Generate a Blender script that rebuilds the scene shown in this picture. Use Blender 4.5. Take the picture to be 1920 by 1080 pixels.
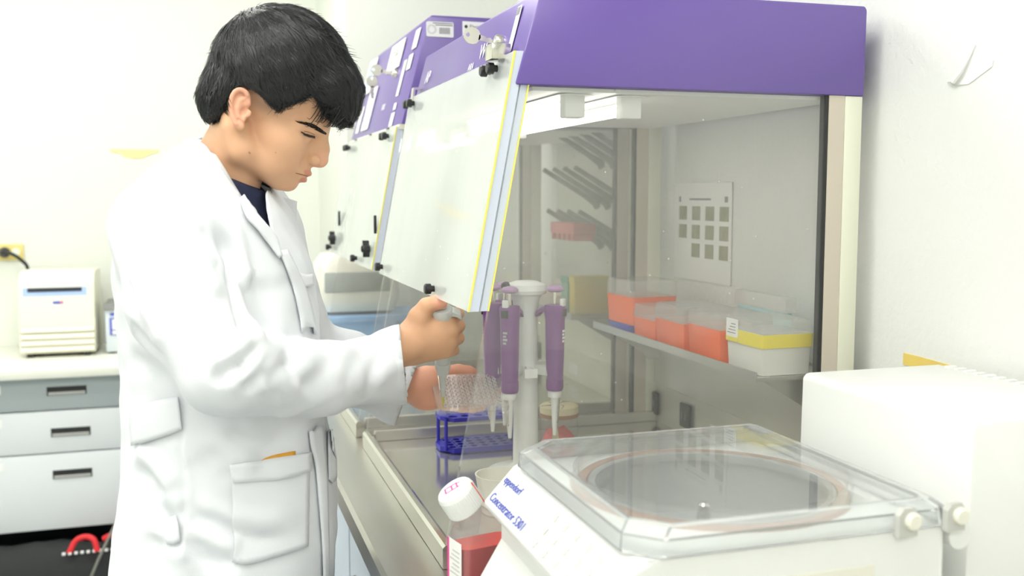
import bpy, bmesh, math, random
import numpy as np
from mathutils import Vector, Matrix
from mathutils.bvhtree import BVHTree

for o in list(bpy.data.objects):
    bpy.data.objects.remove(o, do_unlink=True)
S = bpy.context.scene
COL = S.collection
random.seed(4)
rng = np.random.default_rng(7)

# ------------------------------------------------------------------ camera
CAM = np.array([0.0, 0.0, 1.45])
FPX = 1866.7
YAW, PIT = math.radians(17.5), math.radians(5.36)
cF = np.array([math.sin(YAW)*math.cos(PIT), math.cos(YAW)*math.cos(PIT), -math.sin(PIT)])
cR = np.array([math.cos(YAW), -math.sin(YAW), 0.0])
cU = np.cross(cR, cF)
cd = bpy.data.cameras.new('camera')
cam = bpy.data.objects.new('camera', cd)
COL.objects.link(cam)
cam.location = CAM
cam.rotation_euler = (math.pi/2-PIT, 0, -YAW)
cd.sensor_width = 36.0
cd.lens = 36.0*FPX/1920.0
cd.clip_start = 0.02
cd.dof.use_dof = True
cd.dof.focus_distance = 1.55
cd.dof.aperture_fstop = 4.0
S.camera = cam

# ------------------------------------------------------------------ light
W = bpy.data.worlds.new('world')
S.world = W
W.use_nodes = True
W.node_tree.nodes['Background'].inputs[0].default_value = (0.95, 1.0, 0.97, 1)
W.node_tree.nodes['Background'].inputs[1].default_value = 0.35
S.view_settings.view_transform = 'Standard'
S.view_settings.look = 'None'
S.view_settings.gamma = 1.0
S.view_settings.use_curve_mapping = False
S.view_settings.exposure = 0.10
HOOD_LAMP = 3.5           # glow of the tubes inside the hoods
LAMP_POWER = 8.3          # emission of the ceiling light diffusers
try:
    S.cycles.transparent_max_bounces = 24
    S.cycles.max_bounces = 7
    S.cycles.diffuse_bounces = 4
    S.cycles.glossy_bounces = 4
    S.cycles.transmission_bounces = 6
except Exception:
    pass

# ------------------------------------------------------------------ helpers
def ray(u, v): return cF+(u-960)/FPX*cR+(540-v)/FPX*cU
def PX(u, v, x): d = ray(u, v); return CAM+d*(x-CAM[0])/d[0]
def PY(u, v, y): d = ray(u, v); return CAM+d*(y-CAM[1])/d[1]
def PZ(u, v, z): d = ray(u, v); return CAM+d*(z-CAM[2])/d[2]
def PD(u, v, t): return CAM+ray(u, v)*t
def proj(q):
    d = np.asarray(q, float)-CAM
    t = d@cF
    return 960+FPX*(d@cR)/t, 540-FPX*(d@cU)/t

def srgb(r, g, b):
    f = lambda c: (c/255/12.92 if c/255 <= 0.04045 else ((c/255+0.055)/1.055)**2.4)
    return (f(r), f(g), f(b), 1)

MATS = {}
def mat(name, col, rough=0.5, metal=0.0, spec=0.5, bump=0, bscale=50, var=0, vscale=8, emit=None, coat=0, sss=0, stretch=None, trans=0):
    if name in MATS: return MATS[name]
    m = bpy.data.materials.new(name)
    m.use_nodes = True
    nt = m.node_tree
    p = nt.nodes['Principled BSDF']
    if len(col) == 3: col = (*col, 1)
    p.inputs['Base Color'].default_value = col
    p.inputs['Roughness'].default_value = rough
    p.inputs['Metallic'].default_value = metal
    p.inputs['Specular IOR Level'].default_value = spec
    p.inputs['Coat Weight'].default_value = coat
    p.inputs['Transmission Weight'].default_value = trans
    if sss:
        p.inputs['Subsurface Weight'].default_value = sss
        p.inputs['Subsurface Radius'].default_value = (0.012, 0.005, 0.003)
        p.inputs['Subsurface Scale'].default_value = 1.0
    if emit:
        p.inputs['Emission Color'].default_value = col
        p.inputs['Emission Strength'].default_value = emit
    def noise(scale):
        tc = nt.nodes.new('ShaderNodeTexCoord')
        n = nt.nodes.new('ShaderNodeTexNoise')
        n.inputs['Scale'].default_value = scale
        n.inputs['Detail'].default_value = 6
        if stretch:
            mp = nt.nodes.new('ShaderNodeMapping')
            mp.inputs['Scale'].default_value = stretch
            nt.links.new(tc.outputs['Object'], mp.inputs[0])
            nt.links.new(mp.outputs[0], n.inputs['Vector'])
        else:
            nt.links.new(tc.outputs['Object'], n.inputs['Vector'])
        return n
    if var:
        n = noise(vscale)
        mx = nt.nodes.new('ShaderNodeMix'); mx.data_type = 'RGBA'
        mx.inputs['A'].default_value = tuple(c*(1-var) for c in col[:3])+(1,)
        mx.inputs['B'].default_value = tuple(min(1, c*(1+var)) for c in col[:3])+(1,)
        nt.links.new(n.outputs['Fac'], mx.inputs['Factor'])
        nt.links.new(mx.outputs['Result'], p.inputs['Base Color'])
    if bump:
        n = noise(bscale)
        b = nt.nodes.new('ShaderNodeBump')
        b.inputs['Strength'].default_value = bump
        b.inputs['Distance'].default_value = 0.004
        nt.links.new(n.outputs['Fac'], b.inputs['Height'])
        nt.links.new(b.outputs[0], p.inputs['Normal'])
    MATS[name] = m
    return m

def clear(name, tint=(1, 1, 1), haze=0.04, hazecol=(0.9, 0.92, 0.9), rough=0.02, ior=1.49, drops=False, mul=1.0):
    """thin clear plastic: see-through, Fresnel gloss, a little haze; optional scratches and dried drops"""
    if name in MATS: return MATS[name]
    m = bpy.data.materials.new(name); m.use_nodes = True
    nt = m.node_tree; nt.nodes.clear()
    N = nt.nodes.new; L = nt.links.new
    out = N('ShaderNodeOutputMaterial')
    tr = N('ShaderNodeBsdfTransparent'); tr.inputs[0].default_value = (*tint, 1)
    gl = N('ShaderNodeBsdfGlossy'); gl.inputs['Roughness'].default_value = rough
    df = N('ShaderNodeBsdfDiffuse'); df.inputs[0].default_value = (*hazecol, 1)
    fr = N('ShaderNodeFresnel')
    ge = N('ShaderNodeNewGeometry')          # keep air-to-plastic Fresnel on both faces of the sheet
    ri = N('ShaderNodeMapRange'); ri.inputs[3].default_value = ior; ri.inputs[4].default_value = 1/ior
    L(ge.outputs['Backfacing'], ri.inputs[0]); L(ri.outputs[0], fr.inputs[0])
    m1 = N('ShaderNodeMixShader'); m2 = N('ShaderNodeMixShader')
    m1.inputs[0].default_value = haze
    L(tr.outputs[0], m1.inputs[1]); L(df.outputs[0], m1.inputs[2])
    if drops:
        tc = N('ShaderNodeTexCoord')
        mp = N('ShaderNodeMapping'); mp.inputs['Scale'].default_value = (5, 5, 0.6) if drops is True else (.5, .5, .12)
        L(tc.outputs['Object'], mp.inputs[0])
        n = N('ShaderNodeTexNoise'); n.inputs['Scale'].default_value = 9; n.inputs['Detail'].default_value = 8
        L(mp.outputs[0], n.inputs['Vector'])
        r = N('ShaderNodeMapRange'); r.inputs[1].default_value = 0.4; r.inputs[2].default_value = 0.8
        r.inputs[3].default_value = haze*0.96; r.inputs[4].default_value = haze*1.12
        L(n.outputs['Fac'], r.inputs[0])
        vo = N('ShaderNodeTexVoronoi'); vo.inputs['Scale'].default_value = 26
        L(tc.outputs['Object'], vo.inputs['Vector'])
        r2 = N('ShaderNodeMapRange'); r2.inputs[1].default_value = 0.05; r2.inputs[2].default_value = 0.03
        r2.inputs[3].default_value = 0; r2.inputs[4].default_value = 0.35
        L(vo.outputs['Distance'], r2.inputs[0])
        ad = N('ShaderNodeMath'); ad.operation = 'ADD'
        L(r.outputs[0], ad.inputs[0]); L(r2.outputs[0], ad.inputs[1])
        L(ad.outputs[0], m1.inputs[0])
    mm = N('ShaderNodeMath'); mm.operation = 'MULTIPLY'; mm.inputs[1].default_value = mul
    L(fr.outputs[0], mm.inputs[0])
    L(mm.outputs[0], m2.inputs[0]); L(m1.outputs[0], m2.inputs[1]); L(gl.outputs[0], m2.inputs[2])
    L(m2.outputs[0], out.inputs[0])
    MATS[name] = m
    return m

def B(): return bmesh.new()

def box(bm, x0, x1, y0, y1, z0, z1, bev=0.0, M=None):
    vs = [bm.verts.new((x, y, z)) for x in (x0, x1) for y in (y0, y1) for z in (z0, z1)]
    fs = [(0, 1, 3, 2), (4, 6, 7, 5), (0, 4, 5, 1), (2, 3, 7, 6), (0, 2, 6, 4), (1, 5, 7, 3)]
    ff = [bm.faces.new([vs[i] for i in f]) for f in fs]
    geom = vs
    if bev:
        es = list({e for f in ff for e in f.edges})
        r = bmesh.ops.bevel(bm, geom=es, offset=bev, segments=2, affect='EDGES', profile=0.5)
        geom = list({v for f in r['faces'] for v in f.verts} | {v for v in vs if v.is_valid})
    if M is not None: bmesh.ops.transform(bm, matrix=M, verts=geom)
    return bm

def prism(bm, pts, axis, a, b, bev=0.0):
    """extrude polygon: axis 'y' -> pts are (x,z); 'x' -> (y,z); 'z' -> (x,y)"""
    def mk(p, h):
        return {'y': (p[0], h, p[1]), 'x': (h, p[0], p[1]), 'z': (p[0], p[1], h)}[axis]
    A = [bm.verts.new(mk(p, a)) for p in pts]; C = [bm.verts.new(mk(p, b)) for p in pts]
    n = len(pts); ff = [bm.faces.new(A), bm.faces.new(C[::-1])]
    for i in range(n):
        ff.append(bm.faces.new((A[i], C[i], C[(i+1) % n], A[(i+1) % n])))
    if bev:
        es = list({e for f in ff for e in f.edges})
        bmesh.ops.bevel(bm, geom=es, offset=bev, segments=2, affect='EDGES', profile=0.5)
    return bm

def lathe(bm, prof, c=(0, 0, 0), n=24, M=None, caps=True):
    """prof: list of (r,z)"""
    rings = []
    for r, z in prof:
        rings.append([bm.verts.new((c[0]+r*math.cos(2*math.pi*i/n), c[1]+r*math.sin(2*math.pi*i/n), c[2]+z)) for i in range(n)])
    for a, b in zip(rings, rings[1:]):
        for i in range(n):
            bm.faces.new((a[i], a[(i+1) % n], b[(i+1) % n], b[i]))
    if caps:
        bm.faces.new(rings[0][::-1]); bm.faces.new(rings[-1])
    if M is not None: bmesh.ops.transform(bm, matrix=M, verts=[v for r in rings for v in r])
    return bm

def tube(bm, pts, r, n=8, caps=True):
    """round tube through points; r scalar or list"""
    pts = [Vector(p) for p in pts]
    rr = r if hasattr(r, '__len__') else [r]*len(pts)
    rings = []; up = None
    for i, p in enumerate(pts):
        d = (pts[min(i+1, len(pts)-1)]-pts[max(i-1, 0)]).normalized()
        if up is None:
            up = Vector((0, 0, 1)) if abs(d.z) < 0.9 else Vector((1, 0, 0))
        a = d.cross(up)
        if a.length < 1e-6: a = d.orthogonal()
        a.normalize(); b = a.cross(d).normalized(); up = b
        rings.append([bm.verts.new(p+rr[i]*(math.cos(2*math.pi*k/n)*a+math.sin(2*math.pi*k/n)*b)) for k in range(n)])
    for A, C in zip(rings, rings[1:]):
        for i in range(n): bm.faces.new((A[i], A[(i+1) % n], C[(i+1) % n], C[i]))
    if caps: bm.faces.new(rings[0][::-1]); bm.faces.new(rings[-1])
    return bm

def smooth_pts(pts, n=6):
    """Catmull-Rom resample"""
    P = [np.array(p, float) for p in pts]
    P = [2*P[0]-P[1]]+P+[2*P[-1]-P[-2]]
    out = []
    for i in range(1, len(P)-2):
        for k in range(n):
            t = k/n
            out.append(0.5*((2*P[i])+(-P[i-1]+P[i+1])*t+(2*P[i-1]-5*P[i]+4*P[i+1]-P[i+2])*t*t+(-P[i-1]+3*P[i]-3*P[i+1]+P[i+2])*t**3))
    out.append(P[-2])
    return out

def finish(name, me, m, parent, smooth, label):
    o = bpy.data.objects.new(name, me)
    COL.objects.link(o)
    if m: me.materials.append(m)
    if smooth:
        me.polygons.foreach_set('use_smooth', [True]*len(me.polygons))
        if smooth != 'all':
            try: me.set_sharp_from_angle(angle=math.radians(smooth if smooth is not True else 35))
            except Exception: pass
    if parent is not None: o.parent = parent
    if label: o['label'] = label
    return o

def obj(name, bm, m, parent=None, smooth=True, label=None, world=True):
    """link a bmesh as one object. world=True: vertices are world coordinates, so cancel the thing's base location"""
    bmesh.ops.recalc_face_normals(bm, faces=bm.faces)
    me = bpy.data.meshes.new(name)
    bm.to_mesh(me); bm.free()
    o = finish(name, me, m, parent, smooth, label)
    if world and parent is not None and parent.type == 'EMPTY':
        o.location = -parent.location
    return o

def tag(o, label, cat, group=None, kind=None):
    o['label'] = label; o['category'] = cat
    if group: o['group'] = group
    if kind: o['kind'] = kind
    return o

def thing(name, label, cat, loc=(0, 0, 0), rot=(0, 0, 0), group=None):
    o = bpy.data.objects.new(name, None)
    COL.objects.link(o)
    o.empty_display_size = 0.05
    o.location = loc; o.rotation_euler = rot
    return tag(o, label, cat, group)

def struct(name, bm, m, smooth=False, label=None):
    o = obj(name, bm, m, None, smooth)
    o['kind'] = 'structure'
    if label: o['label'] = label
    return o

def copy_tree(o, parent=None):
    c = o.copy(); COL.objects.link(c)
    c.parent = parent
    for ch in list(o.children): copy_tree(ch, c)
    return c

def text(name, s, size, m, M, parent, ext=0.0002, align='LEFT'):
    """flat lettering; M places text plane (x right, y up, z out)"""
    cu = bpy.data.curves.new(name, 'FONT')
    cu.body = s; cu.size = size; cu.extrude = ext; cu.align_x = align; cu.resolution_u = 2
    t = bpy.data.objects.new(name, cu); COL.objects.link(t)
    dg = bpy.context.evaluated_depsgraph_get()
    me = bpy.data.meshes.new_from_object(t.evaluated_get(dg))
    bpy.data.objects.remove(t); bpy.data.curves.remove(cu)
    me.transform(M)
    o = finish(name, me, m, parent, False, None)
    o.data.materials.clear(); o.data.materials.append(m)
    if parent is not None and parent.type == 'EMPTY': o.location = -parent.location
    return o

def frame(o, x, y, z=None):
    """matrix with columns x,y,(z) at o"""
    x = Vector(x).normalized(); y = Vector(y)
    z = x.cross(y).normalized() if z is None else Vector(z).normalized()
    y = z.cross(x).normalized()
    M = Matrix((x, y, z)).transposed().to_4x4()
    M.translation = Vector(o)
    return M

def align(a, b):
    """matrix taking local z axis segment start to a, pointing to b"""
    a = Vector(a); d = (Vector(b)-a).normalized()
    M = d.to_track_quat('Z', 'Y').to_matrix().to_4x4()
    M.translation = a
    return M

# ------------------------------------------------------------------ materials
M_WALL = mat('wall_paint', (0.76, 0.78, 0.715), 0.75, bump=0.25, bscale=60, var=0.015, vscale=2)
M_WALLR = mat('rough_plaster', (0.80, 0.81, 0.78), 0.75, bump=0.5, bscale=90, var=0.015, vscale=3)
M_CEIL = mat('ceiling_paint', (0.85, 0.86, 0.84), 0.8)
M_FLOOR = mat('floor_vinyl', (0.50, 0.52, 0.52), 0.35, var=0.08, vscale=30)
M_STEEL = mat('brushed_steel', (0.60, 0.585, 0.55), 0.30, 0.92, var=0.12, vscale=14, bump=0.03, bscale=40, stretch=(1, 0.08, 1))
M_TRAY = mat('polished_steel', (0.74, 0.72, 0.66), 0.12, 0.80, var=0.06, vscale=9)
M_BACKST = mat('dull_steel', (0.62, 0.61, 0.57), 0.30, 0.75, var=0.08, vscale=7)
M_PURPLE = mat('purple_enamel', srgb(101, 76, 158), 0.30, spec=0.9, var=0.02, vscale=3)
M_CREAM = mat('cream_enamel', srgb(226, 226, 208), 0.4)
M_BEIGE = mat('beige_trim', srgb(205, 195, 180), 0.5)
M_WHITEPL = mat('white_plastic', (0.82, 0.83, 0.81), 0.35)
M_OFFWHITE = mat('offwhite_plastic', srgb(232, 230, 218), 0.4)
M_BLACK = mat('black_plastic', (0.012, 0.012, 0.014), 0.35)
M_GASKET = mat('rubber_gasket', (0.03, 0.03, 0.03), 0.7)
M_PAPER = mat('paper', (0.86, 0.86, 0.84), 0.7)
M_INKG = mat('grey_ink', (0.25, 0.25, 0.25), 0.7)
M_INKB = mat('blue_ink', srgb(70, 85, 190), 0.6)
M_INKK = mat('black_ink', (0.02, 0.02, 0.03), 0.6)
M_INKW = mat('white_ink', (0.88, 0.88, 0.9), 0.5)
M_CHROME = mat('nickel', (0.75, 0.72, 0.66), 0.18, 1.0)
M_ACR = clear('acrylic_side', (0.98, 0.98, 0.975), 0.05, (0.9, 0.9, 0.87), drops=True)
M_SASH = clear('acrylic_sash', (0.97, 0.99, 0.97), 0.45, (0.92, 0.95, 0.92), drops='soft', mul=1.0)
M_LID = clear('lid_acrylic', (0.975, 0.98, 0.98), 0.06, (0.9, 0.92, 0.92), mul=1.0)
M_YEDGE = mat('yellow_acrylic_edge', srgb(238, 228, 105), 0.3)
M_BEDGE = mat('blue_acrylic_edge', srgb(205, 212, 228), 0.2)

# ------------------------------------------------------------------ the room
WX = 1.03                       # wall the cabinets stand against
RX0, RX1, RY0, RY1, RZ = -2.6, WX, -2.6, 3.98, 2.75
struct('floor', box(B(), RX0-0.1, RX1+0.1, RY0-0.1, RY1+0.1, -0.1, 0), M_FLOOR)
struct('ceiling', box(B(), RX0-0.1, RX1+0.1, RY0-0.1, RY1+0.1, RZ, RZ+0.1), M_CEIL)
struct('wall_right', box(B(), RX1, RX1+0.12, RY0, RY1, 0, RZ), M_WALLR)
struct('wall_back', box(B(), RX0-0.1, RX1+0.12, RY1, RY1+0.12, 0, RZ), M_WALL)
struct('wall_left', box(B(), RX0-0.12, RX0, RY0, RY1, 0, RZ), M_WALL)
struct('wall_front', box(B(), RX0-0.1, RX1+0.12, RY0-0.12, RY0, 0, RZ), M_WALL)
struct('trim_1', box(B(), 0.46, WX, 3.2, RY1, 0, RZ), M_WALL, label='boxed white column in the corner behind the purple cabinets')

M_DIFF = mat('light_diffuser', (1.0, 1.0, 0.95), 0.5, emit=LAMP_POWER)
M_LFRAME = mat('light_frame', (0.8, 0.8, 0.8), 0.5)
lights = [(-1.6, -1.3, 'behind the camera on the left'), (-0.2, -1.3, 'behind the camera on the right'), (-1.6, 0.75, 'left of the person, nearest the camera'),
          (-0.2, 0.75, 'overhead in front of the person'), (-1.6, 2.75, 'over the left of the drawer cabinet'), (-0.2, 2.75, 'over the aisle by the drawer cabinet')]
for lx, ly, where in lights:
    t = thing('ceiling_light', 'flat square ceiling light '+where, 'light', (lx, ly, RZ), group='ceiling lights')
    b = B()
    for (a0, a1, c0, c1) in ((-.5, .5, -.5, -.46), (-.5, .5, .46, .5), (-.5, -.46, -.46, .46), (.46, .5, -.46, .46)):
        box(b, lx+a0, lx+a1, ly+c0, ly+c1, RZ-0.03, RZ)
    obj('light_housing', b, M_LFRAME, t, False)
    obj('diffuser', box(B(), lx-.46, lx+.46, ly-.46, ly+.46, RZ-0.02, RZ-0.004), M_DIFF, t, False)

# ------------------------------------------------------------------ steel bench with base cabinet
BZ = 0.92
BX0 = 0.233
bench = thing('steel_bench', 'long brushed steel workbench carrying the purple hoods', 'workbench', (0.62, 1.2, 0))
b = B()
prism(b, [(BX0, BZ-0.04), (BX0, BZ-0.006), (BX0+0.006, BZ), (WX-0.001, BZ), (WX-0.001, BZ-0.04)], 'y', -0.6, 3.19)
obj('worktop', b, M_STEEL, bench, False)
M_BLUEGREY = mat('blue_grey_laminate', srgb(120, 135, 155), 0.5)
M_PALEBL = mat('pale_blue_laminate', srgb(196, 205, 218), 0.5)
obj('base_cabinet', box(B(), BX0+0.05, WX-0.001, -0.55, 3.18, 0.10, BZ-0.04), M_BLUEGREY, bench, False)
obj('plinth', box(B(), BX0+0.10, WX-0.001, -0.5, 3.15, 0.0, 0.10), M_BLACK, bench, False)
for i in range(6):
    y0 = -0.5+i*0.6
    d = obj('cabinet_door', box(B(), BX0+0.032, BX0+0.05, y0+0.01, y0+0.59, 0.12, BZ-0.06, 0.003), M_PALEBL if i in (3, 4, 5) else M_BLUEGREY, bench)
    obj('door_handle', tube(B(), [(BX0+0.03, y0+.5, .62), (BX0+0.008, y0+.5, .62), (BX0+0.008, y0+.5, .74), (BX0+0.03, y0+.5, .74)], 0.005), M_CHROME, d)

# ------------------------------------------------------------------ purple hoods
SL = (0.446-0.318)/(1.602-0.92)
def fx(z): return 0.318+SL*(z-0.92)
FZ = 0.937                     # inner floor of the hood

def knob(nm, c, r, parent, star=False):
    """black knob on the sloped front, axis to -x"""
    b = B()
    M = Matrix.Translation(c) @ Matrix.Rotation(-math.pi/2, 4, 'Y')
    if star:
        vs = []
        for k in range(16):
            rr = r*(1.0 if k % 4 in (0, 1) else 0.55)
            vs.append((rr*math.cos(2*math.pi*k/16), rr*math.sin(2*math.pi*k/16)))
        prism(b, vs, 'z', 0.002, 0.016, 0.001)
        lathe(b, [(r*.4, 0), (r*.4, 0.018), (r*.25, 0.02)], n=12)
        bmesh.ops.transform(b, matrix=M, verts=b.verts)
    else:
        lathe(b, [(r*.6, 0), (r*.6, .006), (r, .006), (r, .014), (r*.8, .016)], n=12, M=M)
    return obj(nm, b, M_BLACK, parent)

def key(parent, c, ang, s=1.0, dirx=(0, 1, 0)):
    """flat key: bow with hole, blade with bits, in a plane"""
    b = B()
    n = 14
    outer = [(0.011*math.cos(2*math.pi*k/n)*(1.0 if k % 2 else 1.06), 0.011*math.sin(2*math.pi*k/n)) for k in range(n)]
    inner = [(0.003*math.cos(2*math.pi*k/n)-0.006, 0.003*math.sin(2*math.pi*k/n)) for k in range(n)]
    for z in (0, 0.0018):
        o = [b.verts.new((*p, z)) for p in outer]; i_ = [b.verts.new((*p, z)) for p in inner]
        for k in range(n): b.faces.new((o[k], o[(k+1) % n], i_[(k+1) % n], i_[k]))
    b.verts.ensure_lookup_table()
    for off in (0, n):
        for k in range(n):
            b.faces.new((b.verts[off+k], b.verts[off+(k+1) % n], b.verts[2*n+off+(k+1) % n], b.verts[2*n+off+k]))
    prism(b, [(0.009, -0.0035), (0.030, -0.0035), (0.033, 0), (0.030, 0.003), (0.027, 0.0015), (0.024, 0.0035), (0.020, 0.0018), (0.016, 0.0035), (0.009, 0.0035)], 'z', 0, 0.0018)
    M = frame(c, dirx, (0, 0, 1)) @ Matrix.Rotation(ang, 4, 'Z') @ Matrix.Scale(s, 4)
    bmesh.ops.transform(b, matrix=M, verts=b.verts)
    return obj('key', b, M_CHROME, parent, False)

def hood(label, y0, y1, ztop, second):
    t = thing('laminar_hood', label, 'lab hood', (0.66, (y0+y1)/2, BZ), group='purple topped hoods on the steel bench')
    xb = 0.994
    zt0 = 1.602
    sl2 = SL if not second else SL
    xt = 0.425+(ztop-zt0)*0.27
    # purple cover: shell open underneath
    cov = obj('top_cover', prism(B(), [(0.425, zt0), (xt, ztop-0.004), (xt+0.006, ztop), (xb-0.004, ztop+0.002), (xb, ztop-0.004), (xb-0.001, zt0)], 'y', y0-0.006, y1+0.006, 0.003), M_PURPLE, t)
    obj('cover_underside', box(B(), 0.455, 0.97, y0+0.012, y1-0.012, zt0-0.006, zt0-0.0005), M_WHITEPL, t, False)
    # steel tray floor with front rim
    b = B()
    prism(b, [(0.318, BZ+0.001), (0.318, 0.951), (0.322, 0.955), (0.330, 0.955), (0.336, 0.951), (0.338, FZ), (0.985, FZ), (0.985, BZ+0.001)], 'y', y0-0.002, y1+0.002)
    obj('tray', b, M_TRAY, t, False)
    for yy in (y0+0.011, y1-0.022): obj('side_rail', box(B(), 0.34, 0.985, yy, yy+0.011, FZ, FZ+0.022, 0.002), M_BACKST, t, False)
    # back lower steel panel with a step
    bp = obj('back_panel', prism(B(), [(0.985, FZ), (0.985, 1.022), (0.979, 1.026), (0.979, 1.168), (0.993, 1.168), (0.993, FZ)], 'y', y0+0.02, y1-0.02), M_CREAM if second else M_BACKST, t, False)
    for yy, zz in ((y0+0.545, 0.980), (y0+0.70, 0.978)):
        o_ = obj('power_socket', box(B(), 0.977, 0.9845, yy-0.022, yy+0.022, zz-0.026, zz+0.026, 0.003), M_BLACK, bp)
        bs = B()
        for k in (-1, 1): box(bs, 0.9755, 0.977, yy+k*.008-.0015, yy+k*.008+.0015, zz-.008, zz+.008)
        obj('socket_slot', bs, M_INKG, o_, False)
    obj('rating_sticker', box(B(), 0.983, 0.9848, y0+0.37, y0+0.44, 0.955, 0.985), M_PAPER, bp, False)
    # shelf above it
    b = B()
    prism(b, [(0.828, 1.157), (0.828, 1.172), (0.831, 1.172), (0.831, 1.163), (0.978, 1.163), (0.978, 1.157)], 'y', y0+0.02, y1-0.02)
    sh = obj('shelf', b, M_STEEL, t, False)
    for yy in (y0+0.035, y1-0.045):
        bb = B()
        prism(bb, [(0.845, 1.157), (0.978, 1.157), (0.978, 1.085), (0.955, 1.082), (0.94, 1.10)], 'y', yy, yy+0.004)
        obj('shelf_bracket', bb, M_BACKST, sh, False)
    # side panels and rear posts
    for yy, sgn in ((y0, 1), (y1-0.010, -1)):
        sp = obj('side_panel', prism(B(), [(fx(BZ+.002), BZ+0.002), (fx(zt0), zt0), (0.931, zt0), (0.931, BZ+0.002)], 'y', yy, yy+0.010), M_ACR, t, False)
        e = B()
        prism(e, [(fx(1.287), 1.287), (fx(zt0), zt0), (fx(zt0)-0.002, zt0), (fx(1.287)-0.002, 1.287)], 'y', yy-0.002, yy)
        obj('yellow_edge', e, M_YEDGE, sp, False)
        e = B()
        prism(e, [(fx(1.287)-.0005, 1.287), (fx(zt0)-.0005, zt0), (fx(zt0)-0.012, zt0), (fx(1.287)-0.012, 1.287)], 'y', yy+.0005, yy+.0095)
        obj('edge_band', e, M_BEDGE, sp, False)
        obj('rear_gasket', box(B(), 0.926, 0.932, yy-0.002, yy+0.012, BZ+.002, zt0), M_GASKET, t, False)
        obj('rear_trim', box(B(), 0.932, 0.960, yy-0.003, yy+0.013, BZ+.002, zt0), M_BEIGE, t, False)
        obj('rear_post', box(B(), 0.9605, 0.992, yy-0.004, yy+0.016, BZ+.002, zt0, 0.002), M_CREAM, t)
    # front sash
    zb, zs = 1.287, (1.596 if second else 1.648)
    off = -0.030
    s = obj('front_sash', prism(B(), [(fx(zb)+off, zb), (fx(zs)+off, zs), (fx(zs)+off+0.006, zs), (fx(zb)+off+0.006, zb)], 'y', y0, y1), M_SASH, t, False)
    e = B()
    prism(e, [(fx(zb)+off-.001, zb), (fx(zs)+off-.001, zs), (fx(zs)+off+.0015, zs), (fx(zb)+off+.0015, zb)], 'y', y0-0.003, y0)
    obj('yellow_edge', e, M_YEDGE, s, False)
    e = B()
    prism(e, [(fx(zb)+off+.0018, zb), (fx(zs)+off+.0018, zs), (fx(zs)+off+.015, zs), (fx(zb)+off+.015, zb)], 'y', y0-0.002, y0)
    obj('edge_band', e, M_BEDGE, s, False)
    for (yy, zz) in ((y0+0.07, zs-.016), (y0+0.105, zs-.016), (y1-0.03, zs-.016), (y1-0.065, zs-.016)):
        knob('bolt_knob', (fx(zz)+off-.001, yy, zz), 0.0085, s)
    for (yy, zz) in ((y0+0.215, 1.300), (y1-0.03, 1.303)):
        knob('bolt_knob', (fx(zz)+off-.001, yy, zz), 0.0085, s)
    if second:
        for yy in (y0+0.06, y1-0.08):
            knob('star_knob', (fx(1.33)+off-.001, yy, 1.33), 0.019, s, True)
            obj('catch_pin', box(B(), fx(1.38)+off-.007, fx(1.38)+off-.001, yy-.035-.004, yy-.035+.004, 1.365, 1.405, .001), M_BLACK, s)
    if second:
        rl = obj('bottom_rail', box(B(), .420, .436, y0-.004, y1+.004, 1.590, 1.6015, .001), M_CREAM, t, False)
        for yy in (y0+.12, y0+.36, y0+.60): obj('rail_clip', box(B(), .4165, .4205, yy-.012, yy+.012, 1.592, 1.600), M_BLACK, rl, False)
    obj('hinge_clip', prism(B(), [(fx(1.64)+off-.004, 1.63), (fx(1.66)+off-.004, 1.665), (fx(1.66)+0.02, 1.668), (fx(1.66)+0.02, 1.664), (fx(1.66)+off, 1.661), (fx(1.64)+off-.0005, 1.63)], 'y', y1-0.05, y1-0.03), M_CHROME, t, False)
    # lamps under the cover
    for lx in (0.53, 0.62):
        la = obj('lamp_tube', tube(B(), [(lx, y0+0.04, 1.578), (lx, y1-0.13, 1.578)], 0.010, 12), mat('lamp_glass', (1.0, 0.98, 0.92), 0.25, emit=HOOD_LAMP), t)
        for yy in (y0+0.05, y1-0.12):
            obj('lamp_holder', box(B(), lx-.016, lx+.016, yy-.012, yy+.012, 1.562, zt0-.006, 0.003), M_WHITEPL, la)
        obj('lamp_reflector', prism(B(), [(lx-.028, 1.594), (lx+.028, 1.594), (lx+.016, 1.5955), (lx-.016, 1.5955)], 'y', y0+0.03, y1-0.10), M_WHITEPL, la, False)
    return t, cov, s

Y0, Y1 = 1.336, 2.050
H2A, H2B = 2.145, 2.865
hood1, cov1, sash1 = hood('nearer purple topped clear sided hood, the person works in it', Y0, Y1, 1.737, False)
hood2, cov2, sash2 = hood('farther purple topped hood behind, with stickers and keys on its front', H2A, H2B, 1.835, True)

def front_frame(y, z, side=-1):
    """on the purple front: text x runs to -y, y runs up the slope"""
    k = 0.27
    up = Vector((k, 0, 1)).normalized()
    return frame((0.425+(z-1.602)*k-0.0012, y, z), (0, -1, 0), up)

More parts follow.
